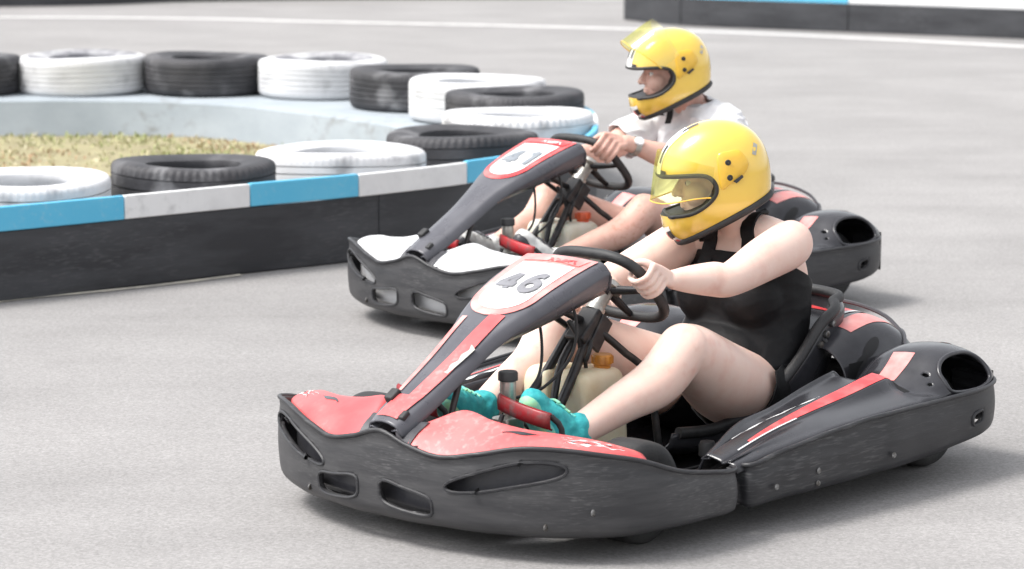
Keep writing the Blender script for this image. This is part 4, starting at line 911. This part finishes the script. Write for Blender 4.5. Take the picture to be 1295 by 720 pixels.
while cnt < 13000:
    px, py = random.uniform(-4.2, -.3), random.uniform(12.6, 17.7)
    if not inside(px, py): continue
    tuft = mnoise.noise(Vector((px*1.5, py*1.1, 0)))
    if tuft < -.25 and random.random() < .7: continue
    h = random.uniform(.012, .035)*(1+.9*max(0, tuft)); a = random.uniform(0, 2*PI); wd = random.uniform(.004, .009); ln = random.uniform(.2, 1.1)*h
    c, s_ = math.cos(a), math.sin(a); b = len(V)
    V += [(px-s_*wd, py+c*wd, .015), (px+s_*wd, py-c*wd, .015), (px+c*ln*.4+s_*wd*.8, py+s_*ln*.4-c*wd*.8, .015+h*.65), (px+c*ln*.4-s_*wd*.8, py+s_*ln*.4+c*wd*.8, .015+h*.65), (px+c*ln, py+s_*ln, .015+h*(.95 if random.random() < .6 else .6))]
    F += [(b, b+1, b+2, b+3), (b+3, b+2, b+4)]
    rus = mnoise.noise(Vector((px*1.3+9, py*.8, 3))); g = random.random()
    mi = 2 if (rus > .18 and g < .5) else (1 if g < .52+.25*tuft else (3 if g > .85 else 0)); MI += [mi, mi]; cnt += 1
go = mesh('dry_grass', V, F, GM, None, False, fix=False); go.data.polygons.foreach_set('material_index', MI)
tag(go, 'patchy straw and green grass inside the tyre island', None, kind='stuff')

# ---- tyres lying on the wall
def tyre_mesh(nm, Ro, Ht, Ri, rib, ribn=90, grooves=((-.50,.006),(-.25,.007),(.0,.007),(.25,.007),(.50,.006))):
    h = Ht/2; half = [(Ri+.012,-h*.30),(Ri,-h*.62),(Ri+.004,-h*.80),(Ri+.022,-h*.86),(Ri+.05,-h*.93),(Ri+.085,-h*1.0),(Ro-.050,-h*.99),(Ro-.026,-h*.955),(Ro-.012,-h*.90),(Ro-.004,-h*.80),(Ro-.001,-h*.66)]
    mid = []
    for f, d in grooves: mid += [(Ro-.001, h*(f-.032)), (Ro-d, h*(f-.024)), (Ro-d, h*(f+.024)), (Ro-.001, h*(f+.032))]
    prof = half+mid+[(r, -z) for r, z in half[::-1]]+[(Ri+.03, h*.2),(Ri+.03,-h*.2)]
    prof = np.array(prof); seg = ribn*4; ang = np.linspace(0, 2*PI, seg, endpoint=False); mod = np.where((np.arange(seg) % 4) < 2, 0, -1)*rib
    shp = np.clip(1-np.abs(prof[:, 0]-(Ro-.012))/.022, 0, 1)*(np.abs(prof[:, 1]) > h*.55)
    rr = prof[None, :, 0]+mod[:, None]*shp[None]; V = np.stack([rr*np.cos(ang)[:, None], rr*np.sin(ang)[:, None], np.broadcast_to(prof[None, :, 1]+h, rr.shape)], -1)
    # slight sag so that no tyre is a perfect ring
    V[..., 2] += .006*np.sin(2*ang)[:, None]*(prof[None, :, 1] > 0)
    me_o = mesh(nm, V.reshape(-1, 3), grid_faces(seg, len(prof), True, True), None, None, True, 45, fix=True); me = me_o.data; bpy.data.objects.remove(me_o); return me
TM = [tyre_mesh('wide_tyre', .365, .235, .205, .004), tyre_mesh('ribbed_tyre', .355, .205, .200, .009, 64, ((-.5,.008),(.0,.010),(.5,.008))), tyre_mesh('low_tyre', .370, .190, .215, .003, 80, ((-.35,.012),(.05,.014),(.4,.012)))]
TY = [(-3.43,18.0,0,'b',1.0,'black tyre beside the white tyre at the end of the far wall'),
 (-2.69,18.1,0,'w',1.10,'white tyre with a grey worn top between two black tyres on the far wall'),
 (-1.91,18.05,0,'b',1.07,'plain black tyre speckled with white paint between two white tyres on the far wall'),
 (-1.17,17.85,0,'w',1.10,'white tyre with a grey rim and dark open centre beside the speckled black tyre'),
 (-.575,17.05,0,'b',1.06,'black tyre leaning against a white tyre where the far wall curves'),
 (-.195,16.3,0,'w',1.07,'white tyre on the curve of the wall, behind a thin black tyre'),
 (.015,15.48,0,'b',1.03,'black tyre half hidden behind a white tyre at the tip of the island'),
 (.03,14.62,1,'w',1.09,'white tyre at the tip of the island nearest the steering wheel'),
 (-2.06,11.93,2,'w',1.05,'white tyre with a wide open centre behind a blue board, beside the ribbed black tyre'),
 (-1.375,12.37,1,'b',1.0,'black tyre with a ribbed shoulder and open centre behind the boards'),
 (-.775,13.0,2,'w',1.05,'white tyre with a flat painted top between two black tyres behind the boards'),
 (-.235,13.62,1,'b',1.02,'black ribbed tyre behind the nose fairing of the white kart')]
for i, (x, y, k, c, sc, lab) in enumerate(TY):
    o = bpy.data.objects.new('tyre', TM[k].copy()); COL.objects.link(o); o.location = (x, y, .242); o.rotation_euler = (random.uniform(-.015,.015), random.uniform(-.015,.015), random.uniform(0, 6)); o.scale = (sc, sc, 1)
    o.data.materials.clear(); o.data.materials.append(TYW if c == 'w' else TYB); o.data.materials.append(TYG)
    if i in (1, 3):       # the paint has worn off the upper sidewall of these two
        for p_ in o.data.polygons:
            cc = p_.center; rr_ = math.hypot(cc.x, cc.y)
            if cc.z > .16 and rr_ < (.318 if i == 1 else .300)+.006*mnoise.noise(Vector((cc.x*9, cc.y*9, i))): p_.material_index = 1
    tag(o, lab, 'tyre', 'tyres laid along the island wall')

# ---- far barriers
def far_barrier(pts, cols, lab, belt_h=.268, board_h=.14, L_=2.0, bl=1.45, anchor=None):
    P, s = barrier_path(pts, .5); E = empty('track_barrier', (*pts[0], 0)); tag(E, lab, 'barrier')
    s0 = 0.0
    if anchor is not None: s0 = float(s[int(np.argmin(np.hypot(P[:, 0]-anchor[0], P[:, 1]-anchor[1])))]) % bl
    a = s0-bl if s0 > .2 else s0; k = 0
    while a < s[-1]:
        lo_, hi_ = max(a, 0)+.004, min(a+bl, s[-1])-.004
        if hi_-lo_ > .05:
            par(wall_piece('rubber_belt', P, s, lo_, hi_, .004, belt_h, -.008, .02, BELT, E, 14, .004), E)
            par(wall_piece('painted_board', P, s, lo_, hi_, belt_h+.003, belt_h+board_h, -.012, .02, cols[k % len(cols)], E, 14, .004), E)
        a += bl; k += 1
    par(wall_piece('concrete_block', P, s, 0, s[-1], 0, belt_h-.02, .03, .5, CONC, E, 60, 0), E)
    return E
far_barrier([(1.13,29.16),(1.70,28.22),(3.17,27.28),(4.66,26.33),(6.6,25.0),(9.5,22.6)], [PWHITE, PBLUE], 'black rubber barrier topped with blue and white boards on the far side of the track', bl=1.82, anchor=(3.17,27.28))
far_barrier([(-16,30.6),(-9,31.0),(-5.6,31.4),(-4.5,31.75),(-3.8,32.3),(-2.2,32.75),(.2,33.0),(.7,33.2)], [PRED, PWHITE], 'dark rubber barrier with dull red boards beyond the white track line', bl=2.2)
# ------------------------------------------------------------------ karts, drivers, helmets
K1 = ((.330, 8.087), .8326); K2 = ((.3623, 11.176), .7562)
V1 = dict(nose=RED, skirt=PLGR, border=PINKS, header=PINKS, hprint=REDS, number='46', numm=NUMG, stickers=True, tank=TANK, cap=CAPO, pedal=PEDR, label='red and black go-kart with number 46 on its steering fairing')
V2_ = dict(nose=WHT, skirt=WHT, border=REDS, header=REDS, hprint=WHS, number='41', numm=NUMB, stickers=False, tank=TANKW, cap=CAPR, pedal=PEDR2, label='white nosed go-kart with number 41 on its grey steering fairing')
kart1 = make_kart('go_kart', K1[0], K1[1], V1)
kart2 = make_kart('go_kart', K2[0], K2[1], V2_)

# woman
def on_body(person, pts, off):
    from mathutils.bvhtree import BVHTree
    b = next(c for c in person.children if c.name.startswith('body')); t = BVHTree.FromPolygons([v.co[:] for v in b.data.vertices], [p.vertices[:] for p in b.data.polygons])
    out = []
    for p in cr(np.array(pts), 26):
        q, n, i, d = t.find_nearest(Vector(p)); out.append(np.array(q+n*off))
    return out
BW = dict(head=(-.425,-.02,.835), yaw=math.radians(-43), pitch=math.radians(2), male=False, skin=SKINW, shoe=TEAL, sole=SOLE, hand=.90,
  sh=dict(L=(-.500,.190,.650), R=(-.505,-.185,.630)), el=dict(L=(-.155,.245,.592), R=(-.18,-.25,.52)), grip=dict(L=19, R=-38), wrist_off=(-.012,.0,-.050),
  arm=[.056,.070,.064,.049,.049,.038,.028], neckb=(-.525,0,.672), neck=[.062,.056,.056],
  hip=dict(L=(-.40,.105,.215), R=(-.40,-.105,.215)), kn=dict(L=(.075,.262,.425), R=(.09,-.21,.425)), an=dict(L=(.475,.205,.235), R=(.445,-.165,.245)), toe=dict(L=(.595,.17,.345), R=(.60,-.15,.315)),
  leg=[.118,.112,.086,.071,.069,.055,.041],
  torso=[(-.46,0,.115,.12,.17),(-.475,0,.20,.145,.195),(-.52,0,.30,.145,.195),(-.555,0,.39,.13,.182),(-.568,0,.48,.125,.182),(-.560,0,.56,.118,.182),(-.54,0,.63,.090,.165),(-.525,0,.685,.058,.075)],
  extra=[((-.468,.085,.480),(.085,.085,.082)),((-.468,-.085,.480),(.085,.085,.082)),((-.470,0,.480),(.068,.11,.075)),((-.49,0,.42),(.085,.16,.10)),((-.43,0,.32),(.105,.15,.085))])
W, Hc, R, wr = seated('person', K1[0], K1[1], BW, kart1)
tag(W, 'person in a black halter top and turquoise shoes driving the red kart', 'person')
t8 = [(torso_vf(BW['torso'], .009)), *[sph_vf(c, np.array(r)+.009) for c, r in BW['extra']]]
cloth('halter_top', t8, .006, 22, [((-.56,0,.565),(-.42,0,.91),.6)], BLKC, W, .004, .0035, (7,7,15), 2)
for s in (1, -1):
    ribbon('halter_strap', on_body(W, [(-.40,.085*s,.545),(-.42,.080*s,.59),(-.445,.074*s,.635),(-.475,.068*s,.68),(-.52,.062*s,.72),(-.56,.045*s,.73),(-.59,.0,.73)], .004), .048, .007, BLKC, W, (0,1,.2), 30)
sh_items = [torso_vf([r for r in BW['torso'][:3]], .012)]
for k in 'LR':
    Hp, Kn = A(*BW['hip'][k]), A(*BW['kn'][k]); sh_items.append(limb_vf([Hp, Hp*.70+Kn*.30], [.142,.134], 12, 28))
cuts = [((-.5,0,.30),(0,0,1),.5)]
for k in 'LR':
    Hp, Kn = A(*BW['hip'][k]), A(*BW['kn'][k]); cuts.append((Hp*.80+Kn*.20, Kn-Hp, .17))
cloth('shorts', sh_items, .006, 5, cuts, BLKC, W, .004, .004, (9,9,9), 5)
strapW = [[(.02,.075,-.10),(.035,.05,-.165),(.045,0,-.185),(.035,-.05,-.165),(.02,-.075,-.10)]]
make_helmet(kart_world(*K1, BW['head']), PI+K1[1]+BW['yaw'], BW['pitch'], math.radians(8), 'yellow full-face helmet with its tinted visor lowered, worn by the driver in black', strapW)

# man
BM = dict(head=(-.378,-.01,.905), yaw=math.radians(-31), pitch=0.0, male=True, skin=SKINM, shoe=WSHOE, sole=PLGR, hand=1.0,
  sh=dict(L=(-.490,.195,.685), R=(-.490,-.195,.685)), el=dict(L=(-.20,.275,.565), R=(-.20,-.27,.55)), grip=dict(L=34, R=0), wrist_off=(-.018,0,-.035),
  arm=[.056,.066,.058,.046,.052,.036,.030], neckb=(-.50,0,.735), neck=[.068,.062,.062],
  hip=dict(L=(-.42,.105,.205), R=(-.42,-.105,.205)), kn=dict(L=(.055,.268,.415), R=(.10,-.215,.42)), an=dict(L=(.490,.205,.245), R=(.46,-.165,.25)), toe=dict(L=(.60,.17,.35), R=(.60,-.15,.32)),
  leg=[.098,.090,.070,.062,.060,.048,.040],
  torso=[(-.46,0,.115,.12,.17),(-.475,0,.20,.135,.18),(-.52,0,.31,.130,.175),(-.555,0,.42,.125,.175),(-.568,0,.53,.128,.188),(-.555,0,.62,.122,.20),(-.53,0,.695,.090,.175),(-.505,0,.75,.060,.080)],
  extra=[((-.44,0,.32),(.09,.13,.08))])
Mn, Hc2, R2_, wr2 = seated('person', K2[0], K2[1], BM, kart2)
tag(Mn, 'person in a white T-shirt and grey shorts driving the white nosed kart', 'person')
it = [torso_vf(BM['torso'][1:], .020), sph_vf(BM['extra'][0][0], np.array(BM['extra'][0][1])+.025)]
cuts = [((-.475,0,.785),(.30,0,1),.14), ((-.5,0,.22),(0,0,-1),.5)]
for s, k in ((1,'L'),(-1,'R')):
    S_, E_ = A(*BM['sh'][k]), A(*BM['el'][k]); nb = A(*BM['neckb'])
    it += [limb_vf([nb+A(0,0,.012), (nb+S_)/2+A(0,0,.01), S_, S_*.55+E_*.45, S_*.36+E_*.64], [.074,.070,.073,.074,.078], 26, 36)]
    cuts.append((S_*.45+E_*.55+A(0,0,0), E_-S_, .12))
cloth('t_shirt', it, .006, 6, cuts, WHTC, Mn, .004, .013, (8,8,13), 9)
sh_items = [torso_vf([r for r in BM['torso'][:3]], .016)]; cuts = [((-.5,0,.30),(0,0,1),.5)]
for k in 'LR':
    Hp, Kn = A(*BM['hip'][k]), A(*BM['kn'][k]); sh_items.append(limb_vf([Hp, Hp*.6+Kn*.4, Hp*.40+Kn*.60], [.118,.112,.112], 16, 28)); cuts.append((Hp*.52+Kn*.48, Kn-Hp, .16))
cloth('shorts', sh_items, .006, 5, cuts, GRYC, Mn, .004, .010, (9,9,9), 12)
# wristwatch
wv = A(*BM['el']['L'])-wr2['L']; wv /= np.linalg.norm(wv); cw = wr2['L']+wv*.045; a1 = np.cross(wv, [0,0,1.]); a1 /= np.linalg.norm(a1); a2 = np.cross(wv, a1)
ob = lathe('wristwatch', [(.036,-.011),(.0395,-.010),(.0405,0),(.0395,.010),(.036,.011),(.036,-.011)], ALU, Mn, 28, cw, np.column_stack([a1, a2, wv]))
lathe('watch_face', [(.001,.004),(.017,.004),(.019,0),(.019,-.006),(.001,-.006)], WHS, ob, 20, cw+(A(.25,.8,.55)/np.linalg.norm(A(.25,.8,.55)))*.042, np.array(Vector((.25,.8,.55)).to_track_quat('Z','Y').to_matrix()))
strapM = [[(.02,.078,-.10),(.02,.06,-.17),(.02,.03,-.205)], [(.02,-.078,-.10),(.035,-.03,-.16),(.04,.0,-.175)]]
make_helmet(kart_world(*K2, BM['head']), PI+K2[1]+BM['yaw'], BM['pitch'], math.radians(54), 'yellow full-face helmet with its visor flipped up, worn by the driver in white', strapM)
